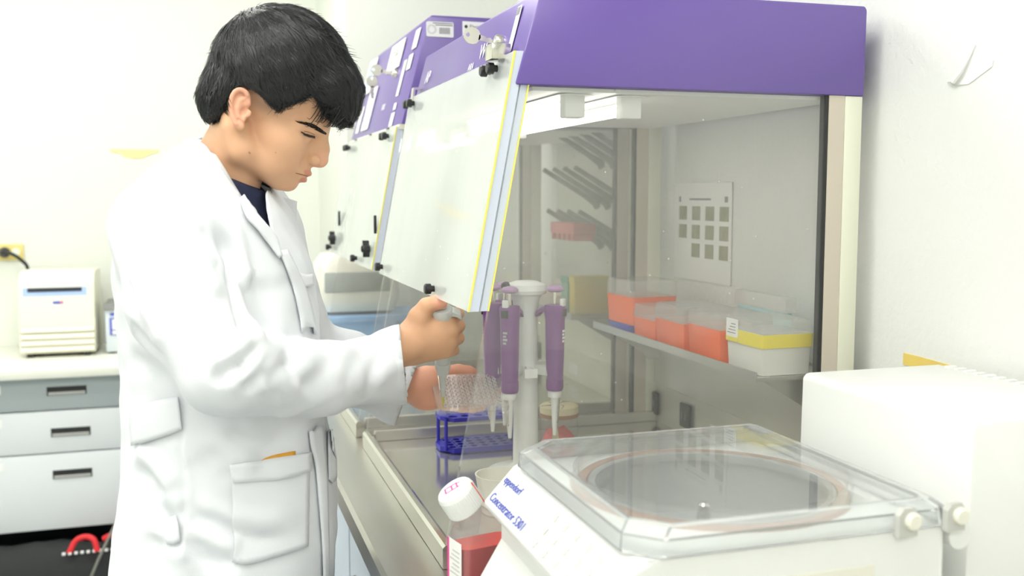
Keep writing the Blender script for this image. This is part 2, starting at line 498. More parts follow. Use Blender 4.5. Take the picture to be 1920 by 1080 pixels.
# lock, key, strip and lettering on the nearer hood
cv = cov1
LKM = lambda y, z: Matrix.Translation((0.425+(z-1.602)*.27+.002, y, z)) @ Matrix.Rotation(-math.pi/2+.26, 4, 'Y')
LK = [(0.010, 0), (0.010, 0.010), (0.008, 0.013)]
lk = obj('lock_cylinder', lathe(B(), LK, n=16, M=LKM(1.468, 1.679)), M_CHROME, hood1)
key(lk, (0.400, 1.468, 1.687), math.radians(-12), 1.15, (1, 0, 0))
obj('lock_catch', box(B(), 0.404, 0.432, 1.375, 1.412, 1.642, 1.664, 0.001), M_CHROME, hood1)
b = box(B(), -0.009, 0.009, -0.036, 0.036, 0, 0.001, M=front_frame(1.405, 1.688))
st = obj('strip_label', b, M_PAPER, cv, False)
obj('strip_mark', box(B(), -0.007, 0.007, 0.022, 0.034, 0.001, 0.0014, M=front_frame(1.405, 1.688)), M_INKG, st, False)
text('lettering', 'AP', 0.034, M_INKW, front_frame(1.99, 1.672), cv)
text('lettering', 'W', 0.036, M_INKW, front_frame(1.585, 1.668), cv)
text('lettering', 'ARA', 0.018, M_INKW, front_frame(1.640, 1.655), cv)
text('lettering', 'E3', 0.034, M_INKW, front_frame(1.40, 1.620), cv)

# stickers on the farther hood
def sticker(nm, y, z, w, h, m, parent, dz=0.001):
    return obj(nm, box(B(), -w/2, w/2, -h/2, h/2, 0, dz, M=front_frame(y, z)), m, parent, False)
cv = cov2
sn = sticker('blue_notice', 2.80, 1.775, 0.12, 0.10, M_PAPER, cv, 0.002)
b = B()
M_PBLUE = mat('pale_blue_ink', srgb(150, 190, 230), 0.6)
for (a0, a1, c0, c1) in ((-.045, -.020, -.030, .030), (-.005, .010, -.035, .010), (.020, .045, -.010, .030)):
    box(b, a0, a1, c0, c1, .002, .0024, M=front_frame(2.80, 1.775))
obj('notice_print', b, M_PBLUE, sn, False)
sn = sticker('room_notice', 2.44, 1.785, 0.17, 0.07, M_PAPER, cv, 0.002)
text('notice_print', 'EDPE', 0.044, M_INKG, front_frame(2.50, 1.772) @ Matrix.Translation((0, 0, .0022)), sn)
sn = sticker('instruction_sheet', 2.66, 1.675, 0.11, 0.115, M_PAPER, cv, 0.002)
b = B()
for k in range(7): box(b, -.045, .04-.01*(k % 3), .04-k*.012, .044-k*.012, .002, .0024, M=front_frame(2.66, 1.675))
obj('printed_lines', b, mat('pale_ink', (.55, .55, .58), .6), sn, False)
sticker('instruction_strip', 2.79, 1.655, 0.05, 0.075, M_PAPER, cv)
sticker('white_label', 2.215, 1.795, 0.05, 0.045, M_PAPER, cv)
sticker('white_label', 2.225, 1.745, 0.045, 0.035, M_PAPER, cv)
sticker('strip_label', 2.28, 1.715, 0.03, 0.085, M_PAPER, cv)
sticker('white_label', 2.27, 1.650, 0.03, 0.016, M_PAPER, cv)
sticker('white_label', 2.27, 1.620, 0.04, 0.032, M_PAPER, cv)
text('lettering', '0000', 0.022, M_INKW, front_frame(2.46, 1.655), cv)
lk = obj('lock_cylinder', lathe(B(), LK, n=16, M=LKM(2.37, 1.735)), M_CHROME, hood2)
key(lk, (0.412, 2.37, 1.742), math.radians(-8), 1.25, (1, 0, 0))
key(lk, (0.402, 2.375, 1.716), math.radians(-88), 1.25, (1, 0, 0))
def side_frame(x, z): return frame((x, H2A-0.0072, z), (1, 0, 0), (0, 0, 1))
sn = obj('inventory_sticker', prism(B(), [(-.042, -.024), (.042, -.024), (.045, -.021), (.045, .021), (.042, .024), (-.042, .024), (-.045, .021), (-.045, -.021)], 'z', 0, 0.0008), M_PAPER, cov2, False)
sn.data.transform(side_frame(0.511, 1.805) @ Matrix.Scale(.67, 4))
b = B()
for k in range(16): box(b, -.002+k*.0022, -.002+k*.0022+.0012*(1 if k % 3 else 1.5), -.014, .006, .0008, .0011)
lathe(b, [(.0135, .0008), (.0145, .0011)], c=(-.027, -.001, 0), n=20, caps=False)
lathe(b, [(.010, .0008), (.0107, .0011)], c=(-.027, -.001, 0), n=20, caps=False)
bmesh.ops.transform(b, matrix=side_frame(0.511, 1.805) @ Matrix.Scale(.67, 4), verts=b.verts)
obj('barcode', b, M_INKG, sn, False)
b = B()
for k in range(2): box(b, -.016+.006*k, .028, .010-.004*k, .012-.004*k, .0008, .0011, M=side_frame(0.511, 1.807))
obj('sticker_print', b, M_INKG, sn, False)
sn = obj('maker_sticker', box(B(), -.06, .06, -.026, .026, 0, .0008), M_PAPER, cov2, False)
sn.data.transform(side_frame(0.612, 1.803) @ Matrix.Scale(.85, 4))
text('sticker_print', 'Electromedi', 0.0105, M_INKK, side_frame(0.577, 1.811) @ Matrix.Translation((0, 0, .0009)), sn)
text('sticker_print', 'RECUR', 0.009, M_INKG, side_frame(0.584, 1.800) @ Matrix.Translation((0, 0, .0009)), sn)
obj('sticker_logo', lathe(B(), [(.005, .0008), (.005, .0011)], n=16, M=side_frame(0.569, 1.814) @ Matrix.Scale(.75, 4)), M_INKK, sn)

# ================================================================== things on the bench, in front of the hood
# ---- vacuum concentrator with clear lid
CX0, CX1, CY0, CY1, CZ = 0.375, 0.722, 0.812, 1.182, 1.112
M_CONC = mat('concentrator_shell', (0.83, 0.84, 0.82), 0.35)
con = thing('vacuum_concentrator', 'white benchtop vacuum concentrator with clear lid over its round chamber', 'centrifuge', ((CX0+CX1)/2, (CY0+CY1)/2, BZ))
cc = (0.560, 1.012)
RCH = 0.143
b = B()
# body: side profile extruded, chamber hole cut from the top ring
prof = [(CX0-0.045, BZ+0.012), (CX0-0.048, BZ+0.045), (CX0-0.018, BZ+0.095), (CX0-0.018, BZ+0.125), (CX0-0.041, BZ+0.138), (CX0-0.040, BZ+0.146), (CX0-0.002, CZ-0.005), (CX0+0.008, CZ)]
n = 64
hole = [(cc[0]+RCH*math.cos(2*math.pi*k/n), cc[1]+RCH*math.sin(2*math.pi*k/n)) for k in range(n)]
x0, x1 = CX0+0.008, CX1
def onrect(k):
    a = 2*math.pi*k/n; dx, dy = math.cos(a), math.sin(a)
    s = min(((x1-cc[0]) if dx > 0 else (cc[0]-x0))/max(abs(dx), 1e-9), ((CY1-cc[1]) if dy > 0 else (cc[1]-CY0))/max(abs(dy), 1e-9))
    return (cc[0]+dx*s, cc[1]+dy*s)
angs = sorted([2*math.pi*k/n for k in range(n)]+[math.atan2(y-cc[1], x-cc[0]) % (2*math.pi) for x in (x0, x1) for y in (CY0, CY1)])
ang_in, ang_out = [], []
for a in angs:
    dx, dy = math.cos(a), math.sin(a)
    s = min(((x1-cc[0]) if dx > 0 else (cc[0]-x0))/max(abs(dx), 1e-9), ((CY1-cc[1]) if dy > 0 else (cc[1]-CY0))/max(abs(dy), 1e-9))
    ang_in.append(b.verts.new((cc[0]+RCH*dx, cc[1]+RCH*dy, CZ))); ang_out.append(b.verts.new((cc[0]+dx*s, cc[1]+dy*s, CZ)))
m_ = len(angs)
for k in range(m_): b.faces.new((ang_in[k], ang_out[k], ang_out[(k+1) % m_], ang_in[(k+1) % m_]))
pts = prof+[(CX1, CZ), (CX1, BZ+0.012)]
A = [b.verts.new((p[0], CY0, p[1])) for p in pts]; C_ = [b.verts.new((p[0], CY1, p[1])) for p in pts]
b.faces.new(A); b.faces.new(C_[::-1])
for i in range(len(pts)):
    if i == 7: continue
    b.faces.new((A[i], C_[i], C_[(i+1) % len(pts)], A[(i+1) % len(pts)]))
bmesh.ops.remove_doubles(b, verts=b.verts, dist=0.0004)
body = obj('housing', b, M_CONC, con, 30)
bv = body.modifiers.new('soft_edges', 'BEVEL'); bv.width = 0.006; bv.segments = 3; bv.limit_method = 'ANGLE'; bv.angle_limit = math.radians(40)
for fxx in (CX0, CX1-0.05):
    for fyy in (CY0+.03, CY1-.05):
        obj('rubber_foot', lathe(B(), [(.012, 0), (.012, .013)], c=(fxx+.01, fyy, BZ), n=14), M_BLACK, con)
# chamber
M_CHAM = mat('chamber_metal', (0.52, 0.53, 0.52), 0.42, 0.55, var=0.05, vscale=40)
b = B(); lathe(b, [(RCH, 0), (RCH-0.004, -0.002), (RCH-0.006, -0.075), (0.05, -0.08), (0.001, -0.08)], c=(cc[0], cc[1], CZ), n=64, caps=False)
ch = obj('chamber', b, M_CHAM, con)
obj('rotor_spindle', lathe(B(), [(.012, -.08), (.009, -.05), (.007, -.022), (.004, -.019)], c=(cc[0]-0.006, cc[1], CZ), n=16), M_CHROME, ch)
obj('vacuum_port', lathe(B(), [(.013, 0), (.013, .004), (.009, .006), (.006, .006), (.006, .001)], n=20, M=Matrix.Translation((cc[0]+.045, cc[1]+.02, CZ-.079))), M_CHROME, ch)
obj('gasket', lathe(B(), [(RCH-0.002, -0.004), (RCH, 0.004), (RCH+0.011, 0.004), (RCH+0.014, 0.001), (RCH+0.014, -0.004)], c=(cc[0], cc[1], CZ), n=64, caps=False), mat('brown_gasket', srgb(176, 140, 120), 0.5), con)
obj('rim_ring', lathe(B(), [(RCH-0.010, -0.006), (RCH-0.010, 0.003), (RCH-0.002, 0.004), (RCH-.002, -.006)], c=(cc[0], cc[1], CZ), n=64, caps=False), M_CHAM, con)
# clear lid: tray-shaped shell with skirt, chamfered corners, round step below
LZ = 1.140
def lid_ring(inset, z, ch_=0.03):
    X0, X1_, Ya, Yb = CX0-0.004+inset, CX1+0.004-inset, CY0-0.002+inset, CY1+0.002-inset
    c = ch_
    return [(X0+c, Ya, z), (X1_-.006, Ya, z), (X1_, Ya+.006, z), (X1_, Yb-.006, z), (X1_-.006, Yb, z), (X0+c, Yb, z), (X0, Yb-c, z), (X0, Ya+c, z)]
b = B()
rings = [[b.verts.new(p) for p in lid_ring(i_, z_)] for i_, z_ in ((0, CZ+.002), (0.002, LZ-.008), (0.012, LZ), (0.020, LZ), (0.018, LZ-.005), (0.008, LZ-.012), (0.006, CZ+.002))]
rings = rings
for a_, c_ in zip(rings, rings[1:]):
    for i in range(8): b.faces.new((a_[i], a_[(i+1) % 8], c_[(i+1) % 8], c_[i]))
for i in range(8): b.faces.new((rings[-1][i], rings[-1][(i+1) % 8], rings[0][(i+1) % 8], rings[0][i]))
M_THICK = mat('thick_acrylic', (.93, .95, .95), .06, trans=.82, spec=.5)
lid = obj('lid_frame', b, M_THICK, con, False)
b = B()
t_ = [b.verts.new(p) for p in lid_ring(0.019, LZ-0.0005)]; u_ = [b.verts.new(p) for p in lid_ring(0.019, LZ-0.0055)]
b.faces.new(t_); b.faces.new(u_[::-1])
obj('lid_pane', b, M_LID, con, False)
obj('lid_step', lathe(B(), [(RCH+.016, CZ+.006), (RCH+.016, LZ-.007), (RCH+.010, LZ-.007), (RCH+.010, CZ+.006)], c=(cc[0], cc[1], 0), n=64, caps=False), M_LID, con)
# hinge lugs with round white pins at the rear right
for k, (hx, hy) in enumerate(((CX1-0.055, CY0-0.0045), (CX1+0.003, CY0-0.0045))):
    lg = obj('hinge_lug', prism(B(), [(hx-.011, CZ-.002), (hx+.011, CZ-.002), (hx+.011, CZ+.020), (hx+.006, CZ+.027), (hx-.006, CZ+.027), (hx-.011, CZ+.020)], 'y', hy-.006, hy+.002), mat('grey_lug', (.55, .55, .52), .5), con, False)
    obj('hinge_pin', lathe(B(), [(.009, 0), (.009, .004), (.007, .006)], n=18, M=Matrix.Translation((hx+.004, hy-.006, CZ+.014)) @ Matrix.Rotation(math.pi/2, 4, 'X')), M_OFFWHITE, lg)
obj('lid_hinge_bar', tube(B(), [(CX1+0.018, CY0+.0, CZ-.012), (CX1+0.018, CY1-.02, CZ-.012)], 0.014, 14), M_CONC, con)
# sloped control panel: lettering and keypad
pa, pb = Vector((CX0-0.040, 0, BZ+0.146)), Vector((CX0-0.002, 0, CZ-0.005))
upv = (pb-pa).normalized()
def panel(y, s): return frame(tuple(pa+upv*s+Vector((-0.0008, 0, 0.0004)))[:1]+(y,)+((pa+upv*s).z+0.0004,), (0, -1, 0), upv)
PL = (pb-pa).length
text('lettering', 'eppendorf', 0.0150, M_INKB, panel(CY1-0.012, PL-0.022), con)
text('lettering', 'Concentrator 5301', 0.0165, M_INKB, panel(CY1-0.012, PL-0.050), con)
M_KEY = mat('membrane_key', (0.60, 0.66, 0.62), 0.5)
for r_ in range(3):
    for c_ in range(5):
        Mx = panel(CY1-0.180-c_*0.032, PL-0.012-r_*0.018)
        kk = obj('panel_key', box(B(), -.010, .010, -.005, .005, 0, .0012, .0004, M=Mx), M_OFFWHITE, con, False)
        obj('key_mark', box(B(), -.005, .005, -.0012, .0012, .0012, .0015, M=Mx), M_KEY, kk, False)
pl = obj('rating_plate', box(B(), CX0+.06, CX0+.125, CY0-.0015, CY0-.0003, CZ-.075, CZ-.035), M_PAPER, con, False)
b = B()
for k in range(4): box(b, CX0+.068, CX0+.115-.006*(k % 2), CY0-.0019, CY0-.0014, CZ-.044-k*.008, CZ-.041-k*.008)
obj('plate_print', b, mat('pale_grey_ink', (.6, .6, .58), .6), pl, False)
obj('side_recess_panel', box(B(), CX0+.145, CX0+.26, CY0-.002, CY0-.0003, CZ-.13, CZ-.03, .0005), M_OFFWHITE, con, False)
obj('side_screw', lathe(B(), [(.002, 0), (.002, .001)], n=8, M=Matrix.Translation((CX1-.06, CY0-.0003, CZ-.05)) @ Matrix.Rotation(math.pi/2, 4, 'X')), M_INKG, con)

# ---- tall white instrument box behind it
VX0, VX1, VY0, VY1, VZ = 0.782, 1.008, 0.845, 1.162, 1.208
vb = thing('pump_cabinet', 'plain white boxy pump cabinet behind the clear lidded concentrator', 'lab instrument', ((VX0+VX1)/2, (VY0+VY1)/2, BZ))
h = obj('housing', prism(B(), [(VX0-.004, BZ+.012), (VX0, VZ-.006), (VX0+.006, VZ), (VX1, VZ), (VX1, BZ+.012)], 'y', VY0, VY1, 0.004), mat('white_enamel', (0.84, 0.85, 0.83), 0.4), vb)
for k in range(15):
    yy = VY0+0.03+k*0.018
    obj('vent_rib', box(B(), VX1-.014, VX1+.002, yy, yy+.008, VZ-.001, VZ+.003, .001), M_CONC, h, False)
for fxx in (VX0+.02, VX1-.04):
    for fyy in (VY0+.02, VY1-.04): obj('rubber_foot', lathe(B(), [(.011, 0), (.011, .0125)], c=(fxx+.01, fyy+.01, BZ), n=12), M_BLACK, vb)

# ---- square media bottle with red liquid
tb = PD(852, 1010, 1.17)
BXc, BYc = 0.318, 1.272
bt = thing('culture_flask', 'clear culture flask of red liquid with a canted white cap', 'flask', (BXc, BYc, BZ), rot=(0, 0, 0))
# leaning stands straight: build local
M_PET = clear('bottle_plastic', (0.93, 0.93, 0.94), 0.09, (0.9, 0.9, 0.92), mul=1.3)
M_RED = mat('red_medium', srgb(175, 18, 24), 0.08, spec=0.6)
M_REDTOP = mat('red_medium_surface', srgb(235, 70, 55), 0.15)
def rsq(w, d, z, r=0.012, n=4):
    out = []
    for sx, sy, a0 in ((1, 1, 0), (-1, 1, 90), (-1, -1, 180), (1, -1, 270)):
        for k in range(n+1):
            a = math.radians(a0+90*k/n)
            out.append((sx*(w-r)+r*math.cos(a), sy*(d-r)+r*math.sin(a), z))
    return out
def loft(bm, rings, cap0=True, cap1=True):
    R_ = [[bm.verts.new(p) for p in r] for r in rings]
    n = len(R_[0])
    for a, c in zip(R_, R_[1:]):
        for i in range(n): bm.faces.new((a[i], a[(i+1) % n], c[(i+1) % n], c[i]))
    if cap0: bm.faces.new(R_[0][::-1])
    if cap1: bm.faces.new(R_[-1])
    return bm
# tilted like the photo: cap leans to the left/back
BW, BD = 0.040, 0.024
def bobj(name, bm, m, parent, smooth=True):
    return obj(name, bm, m, parent, smooth, world=False)
NECK = Matrix.Translation((-.012, 0, .095)) @ Matrix.Rotation(math.radians(-33), 4, 'Y')
def nring(w, z): return [tuple(NECK @ Vector(p)) for p in rsq(w, w, z, w*.97)]
shell = [rsq(BW-.004, BD-.004, 0), rsq(BW, BD, .004), rsq(BW, BD, .078), [(x-.002, y, z+(.010 if x > 0 else .004)) for x, y, z in rsq(BW-.003, BD-.003, .085)],
         nring(.0195, .004), nring(.0165, .014), nring(.0165, .030)]
bobj('bottle_shell', loft(B(), shell), M_PET, bt)
bobj('liquid', loft(B(), [rsq(BW-.005, BD-.005, .0015), rsq(BW-.0015, BD-.0015, .005), rsq(BW-.0015, BD-.0015, .066)]), M_RED, bt)
bobj('liquid_surface', loft(B(), [rsq(BW-.0015, BD-.0015, .0662), rsq(BW-.0015, BD-.0015, .0668)]), M_REDTOP, bt)
cap = B()
lathe(cap, [(.0225, .020), (.0240, .022), (.0235, .050), (.0220, .0525), (.001, .0525)], n=44, caps=False, M=NECK)
cp = bobj('screw_cap', cap, M_WHITEPL, bt)
b = B()
for k in range(44):
    box(b, .0232, .0244, -.0006, .0006, .023, .047, M=NECK @ Matrix.Rotation(2*math.pi*k/44, 4, 'Z'))
cr = bobj('cap_ridges', b, M_WHITEPL, cp, False); cr['kind'] = 'stuff'
M_PINK = mat('pink_print', srgb(225, 70, 150), 0.5)
pk = B()
PR = NECK @ Matrix.Translation((0, .006, 0)) @ Matrix.Rotation(math.radians(-20), 4, 'Z')
for (a0, a1, c0, c1) in ((-.010, .008, .0045, .0062), (-.010, .010, -.0062, -.0045), (-.010, -.008, -.0045, .0045), (.006, .008, -.0045, .0045), (-.001, .001, -.0045, .0045), (.008, .0115, .003, .0045)):
    box(pk, a0, a1, c0, c1, .0525, .0528, M=PR)
bobj('cap_print', pk, M_PINK, cp, False)
bobj('red_pen_line', box(B(), .0240, .0249, -.0007, .0007, .012, .0515, M=NECK @ Matrix.Rotation(math.radians(-38), 4, 'Z')), mat('red_pen', srgb(235, 50, 30), 0.5), cp, False)
lb = bobj('label', box(B(), -BW-.0006, -BW+.0002, -BD+.004, BD-.004, .008, .074), M_PAPER, bt, False)
b = B()
for k in range(9): box(b, -BW-.0010, -BW-.0005, -BD+.008, BD-.012-.004*(k % 3), .014+k*.0058, .0162+k*.0058)
lp = bobj('label_print', b, mat('pale_grey_ink', (.6, .6, .58), .6), lb, False)
lb2 = bobj('label_band', box(B(), -BW-.0010, -BW-.0004, BD-.009, BD-.0042, .008, .074), M_PINK, lb, False)
bt.rotation_euler = (0, 0, math.radians(12))
bt.location = (0.352, 1.242, BZ)
bt.scale = (1.08, 1.0, 1.06)

# ================================================================== inside the nearer hood
# ---- white beaker standing near the side panel
q = PZ(935, 890, 1.0)
cup = thing('plastic_beaker', 'white plastic beaker on the hood floor behind the red bottle', 'beaker', (0.458, 1.51, FZ))
b = B(); lathe(b, [(.030, 0), (.032, .002), (.042, .060), (.043, .063), (.0405, .063), (.031, .004), (.001, .004)], n=36, caps=False)
b.verts.ensure_lookup_table()
obj('beaker_wall', b, M_OFFWHITE, cup, world=False)
obj('beaker_base', lathe(B(), [(.030, 0.0002), (.030, .003)], n=36), M_OFFWHITE, cup, world=False)

# ---- blue tube rack
M_BLUE = mat('blue_rack_plastic', srgb(48, 44, 178), 0.35)
rk = thing('tube_rack', 'royal blue plastic tube rack with round holes on the tray', 'rack', (0.540, 1.925, FZ))
def holed_plate(z0, z1, hx, hy, nx, ny, r, chamf):
    """rectangular plate with chamfered corners and a grid of round holes, built cell by cell"""
    bm = B()
    n = 12
    cw, cd_ = 2*hx/nx, 2*hy/ny
    for z, flip in ((z0, True), (z1, False)):
        for i in range(nx):
            for j in range(ny):
                cx, cy = -hx+cw*(i+.5), -hy+cd_*(j+.5)
                cir, sq = [], []
                for k in range(n):
                    a = 2*math.pi*(k+.5)/n; dx, dy = math.cos(a), math.sin(a)
                    s = min(cw/2/max(abs(dx), 1e-9), cd_/2/max(abs(dy), 1e-9))
                    cir.append(bm.verts.new((cx+r*dx, cy+r*dy, z)))
                    px_, py_ = cx+s*dx, cy+s*dy
                    sq.append(bm.verts.new((px_, py_, z)))
                for k in range(n):
                    bm.faces.new((cir[k], sq[k], sq[(k+1) % n], cir[(k+1) % n]))
    for i in range(nx):
        for j in range(ny):
            cx, cy = -hx+cw*(i+.5), -hy+cd_*(j+.5)
            lathe(bm, [(r, z0), (r, z1)], c=(cx, cy, 0), n=12, caps=False, M=None)
    ol = [(-hx-.012, -hy+.02), (-hx+.010, -hy-.008), (hx-.010, -hy-.008), (hx+.012, -hy+.02), (hx+.012, hy-.02), (hx-.010, hy+.008), (-hx+.010, hy+.008), (-hx-.012, hy-.02)]
    il = [(-hx, -hy+.001), (-hx+.001, -hy), (hx-.001, -hy), (hx, -hy+.001), (hx, hy-.001), (hx-.001, hy), (-hx+.001, hy), (-hx, hy-.001)]
    for z in (z0, z1):
        o_ = [bm.verts.new((*p, z)) for p in ol]; i_ = [bm.verts.new((*p, z)) for p in il]
        for k in range(8): bm.faces.new((o_[k], o_[(k+1) % 8], i_[(k+1) % 8], i_[k]))
    lo = [bm.verts.new((*p, z0-.001)) for p in ol]; hi = [bm.verts.new((*p, z1+.001)) for p in ol]
    for k in range(8): bm.faces.new((lo[k], lo[(k+1) % 8], hi[(k+1) % 8], hi[k]))
    return bm
RHX, RHY = 0.078, 0.040
obj('rack_base', holed_plate(0.003, 0.011, RHX, RHY, 7, 4, 0.0075, .01), M_BLUE, rk, False, world=False)
obj('rack_top', holed_plate(0.066, 0.072, RHX, RHY, 6, 3, 0.0095, .01), M_BLUE, rk, False, world=False)
for sx in (-1, 1):
    for sy in (-1, 1):
        obj('rack_post', tube(B(), [(sx*(RHX+.003), sy*(RHY-.006), 0.006), (sx*(RHX+.003), sy*(RHY-.006), 0.070)], 0.0036, 10), M_BLUE, rk, world=False)

# ---- pipettes and their carousel stand
M_VIOLET = mat('violet_pipette', srgb(120, 52, 134), 0.35)
M_GREYPL = mat('light_grey_plastic', srgb(208, 210, 208), 0.35)
M_TIPY = clear('yellow_tip', (0.97, 0.95, 0.45), 0.25, (0.9, 0.88, 0.3), mul=0.6)
def make_pipette(label, group, mbody, tip=False, held=False):
    """upright pipette, local origin at the finger rest height 0, nozzle towards -z; finger rest points to -x... rotated by the caller"""
    t = thing('pipette', label, 'pipette', group=group)
    W_ = lambda n, bm, m, p=t, s=True: obj(n, bm, m, p, s, world=False)
    # handle: lofted rounded sections
    sec = [(-.146, .0135, .0135), (-.141, .0150, .0150), (-.126, .0150, .0150), (-.1255, .0138, .0142), (-.085, .0145, .0160), (-.05, .015, .0168), (-.02, .0152, .0172), (-.006, .0160, .019), (0.004, .0162, .020), (.008, .0150, .0175)]
    W_('handle', loft(B(), [rsq(w, d, z, min(w, d)*.85, 4) for z, w, d in sec]), mbody)
    # finger rest hook on +y side
    b = B()
    prism(b, [(.008, .006), (.022, .004), (.034, -.004), (.037, -.014), (.034, -.015), (.029, -.006), (.02, -.004), (.008, -.008)], 'x', -.009, .009, .0015)
    W_('finger_rest', b, mbody)
    W_('display', box(B(), -.0065, .0065, -.0205, -.0165, -.012, .002, .0008), M_BLACK)
    W_('plunger_rod', lathe(B(), [(.003, .006), (.003, .024 if held else .034)], n=10), M_CHROME)
    z = .014 if held else .034
    W_('plunger_button', lathe(B(), [(.009, z-.002), (.0095, z), (.0095, z+.008), (.0085, z+.011), (.004, z+.0125)] if held else [(.010, z-.003), (.0155, z), (.0155, z+.003), (.012, z+.007), (.004, z+.009)], n=20), M_GREYPL if held else mat('mauve_cap', srgb(175, 140, 180), .35))
    W_('ejector_button', box(B(), -.006, .006, -.019, -.012, .006, .020, .002), M_WHITEPL)
    col = W_('collar', lathe(B(), [(.0120, -.158), (.0125, -.156), (.0125, -.147), (.0115, -.1455)], n=20), M_WHITEPL if not held else M_GREYPL)
    W_('shaft', lathe(B(), [(.003, -.228), (.0036, -.222), (.0048, -.205), (.0065, -.165), (.0085, -.142)], n=16), M_WHITEPL if not held else M_GREYPL)
    W_('ejector_arm', tube(B(), [(0, -.0125, -.13), (0, -.0105, -.15), (0, -.0065, -.20), (0, -.005, -.205)], .0016, 6), M_CHROME)
    if tip:
        W_('pipette_tip', lathe(B(), [(.0008, -.262), (.0014, -.25), (.0036, -.222), (.0040, -.214)], n=14, caps=False), M_TIPY)
    for k in range(8):
        pass
    return t

sx_, sy_ = 0.562, 1.700
sd = thing('pipette_stand', 'white carousel stand holding the violet pipettes inside the hood', 'stand', (sx_, sy_, FZ))
obj('stand_base', lathe(B(), [(.075, 0), (.076, .004), (.070, .010), (.030, .018), (.024, .024)], n=40), M_WHITEPL, sd, world=False)
obj('stand_column', lathe(B(), [(.0235, .02), (.0225, .10), (.022, .18), (.0215, .30), (.024, .325), (.031, .335)], n=32), M_WHITEPL, sd, world=False)
hd = obj('stand_head', lathe(B(), [(.030, .333), (.037, .336), (.039, .342), (.036, .352), (.020, .358), (.001, .359)], n=40, caps=False), M_WHITEPL, sd, world=False)
obj('head_knob', lathe(B(), [(.004, 0), (.0085, .003), (.009, .010), (.006, .014)], n=16, M=Matrix.Translation((-.034, -.012, .350)) @ Matrix.Rotation(-math.pi/2, 4, 'Y')), M_BLACK, hd, world=False)
stand_angles = [-48, 112, 166, 224]
for k, a in enumerate(stand_angles+[30, -98]):
    ar = math.radians(a)
    b = B()
    prism(b, [(.018, -.005), (.046, -.005), (.050, -.012), (.055, -.012), (.053, 0), (.055, .012), (.050, .012), (.046, .005), (.018, .005)], 'z', .190, .206, .001)
    bmesh.ops.transform(b, matrix=Matrix.Rotation(ar, 4, 'Z'), verts=b.verts)
    obj('pipette_cradle', b, M_WHITEPL, sd, world=False)
labs = {-48: 'violet pipette hanging on the right side of the white stand', 112: 'violet pipette hung behind the white stand column',
        166: 'leftmost violet pipette on the stand, just right of the clear well plate', 224: 'violet pipette hanging on the near left of the white stand'}
base = make_pipette(labs[-48], 'violet pipettes on the carousel stand', M_VIOLET)
for k, a in enumerate(stand_angles):
    p = base if k == 0 else copy_tree(base)
    p['label'] = labs[a]
    ar = math.radians(a)
    rr = 0.060
    p.location = (sx_+rr*math.cos(ar), sy_+rr*math.sin(ar), FZ+0.310)
    p.rotation_euler = (0, 0, ar+math.pi/2)     # finger rest towards the column
    bb = B()
    for m2 in range(4): box(bb, -.004, .004-.002*(m2 % 2), -.0178, -.0170, -.040-m2*.006, -.036-m2*.006)
    obj('volume_print', bb, M_INKW, p, False, world=False)

# ---- pipette in the right hand
PA = PD(829, 583, 1.592); PB = PD(831, 768, 1.735)
hp = make_pipette('light grey pipette with a yellow tip in the raised right hand', None, M_GREYPL, True, True)
ax = Vector(PA-PB).normalized()
# finger rest (+y local) towards image right / up
yv = Vector(cR*1.0+cU*0.1); yv = (yv-ax*yv.dot(ax)).normalized()
Mh = frame((0, 0, 0), yv.cross(ax), yv, ax)
L_ = (Vector(PA)-Vector(PB)).length
hp.rotation_euler = Mh.to_euler()
hp.scale = (.86, .86, .86)
hp.location = Vector(PB)+ax*0.262*.86
HP_AX, HP_O, HP_Y = np.array(ax), np.array(hp.location), np.array(yv)

# ---- clear 96 well plate held by the left hand
p00 = PD(822, 772, 1.715)                        # lower front left corner
ex = np.array([math.cos(math.radians(-1)), math.sin(math.radians(-1)), 0.0])
tl = math.radians(36)
ey = np.array([math.sin(math.radians(1))*math.cos(tl), math.cos(tl), math.sin(tl)])
MPL = frame(p00, ex, ey)
M_PLATE = clear('well_plate_plastic', (0.985, 0.98, 0.975), 0.10, (0.9, 0.88, 0.86), mul=0.9)
M_WELL = clear('well_tubes', (0.97, 0.965, 0.96), 0.16, (0.9, 0.88, 0.86), mul=1.0)
wp = thing('well_plate', 'clear ninety-six well plate tilted in the left hand above the rack', 'well plate', Vector(p00))
wp.rotation_euler = MPL.to_euler()
bdeck = B(); box(bdeck, 0, .127, 0, .085, 0.0, .0018)
obj('plate_deck', bdeck, M_PLATE, wp, False, world=False)
b = B()
for (a0, a1, c0, c1) in ((0, .127, 0, .0016), (0, .127, .0834, .085), (0, .0016, .0016, .0834), (.1254, .127, .0016, .0834)): box(b, a0, a1, c0, c1, -.009, -.0001)
obj('plate_skirt', b, M_PLATE, wp, False, world=False)
b = B()
for i in range(12):
    for j in range(8):
        lathe(b, [(.0033, .0042), (.0033, 0), (.0030, -.006), (.0016, -.016)], c=(.014+i*.009, .011+j*.009, 0), n=8, caps=False)
wl = obj('wells', b, M_WELL, wp, world=False); wl['kind'] = 'stuff'
b = B()
for i in range(12):
    for j in range(8):
        lathe(b, [(.0036, .0018), (.0036, .0050), (.0028, .0050), (.0028, .0018)], c=(.014+i*.009, .011+j*.009, 0), n=10, caps=False)
wl = obj('well_rims', b, clear('well_rim', (.96, .95, .95), .42, (.95, .93, .92)), wp, world=False); wl['kind'] = 'stuff'

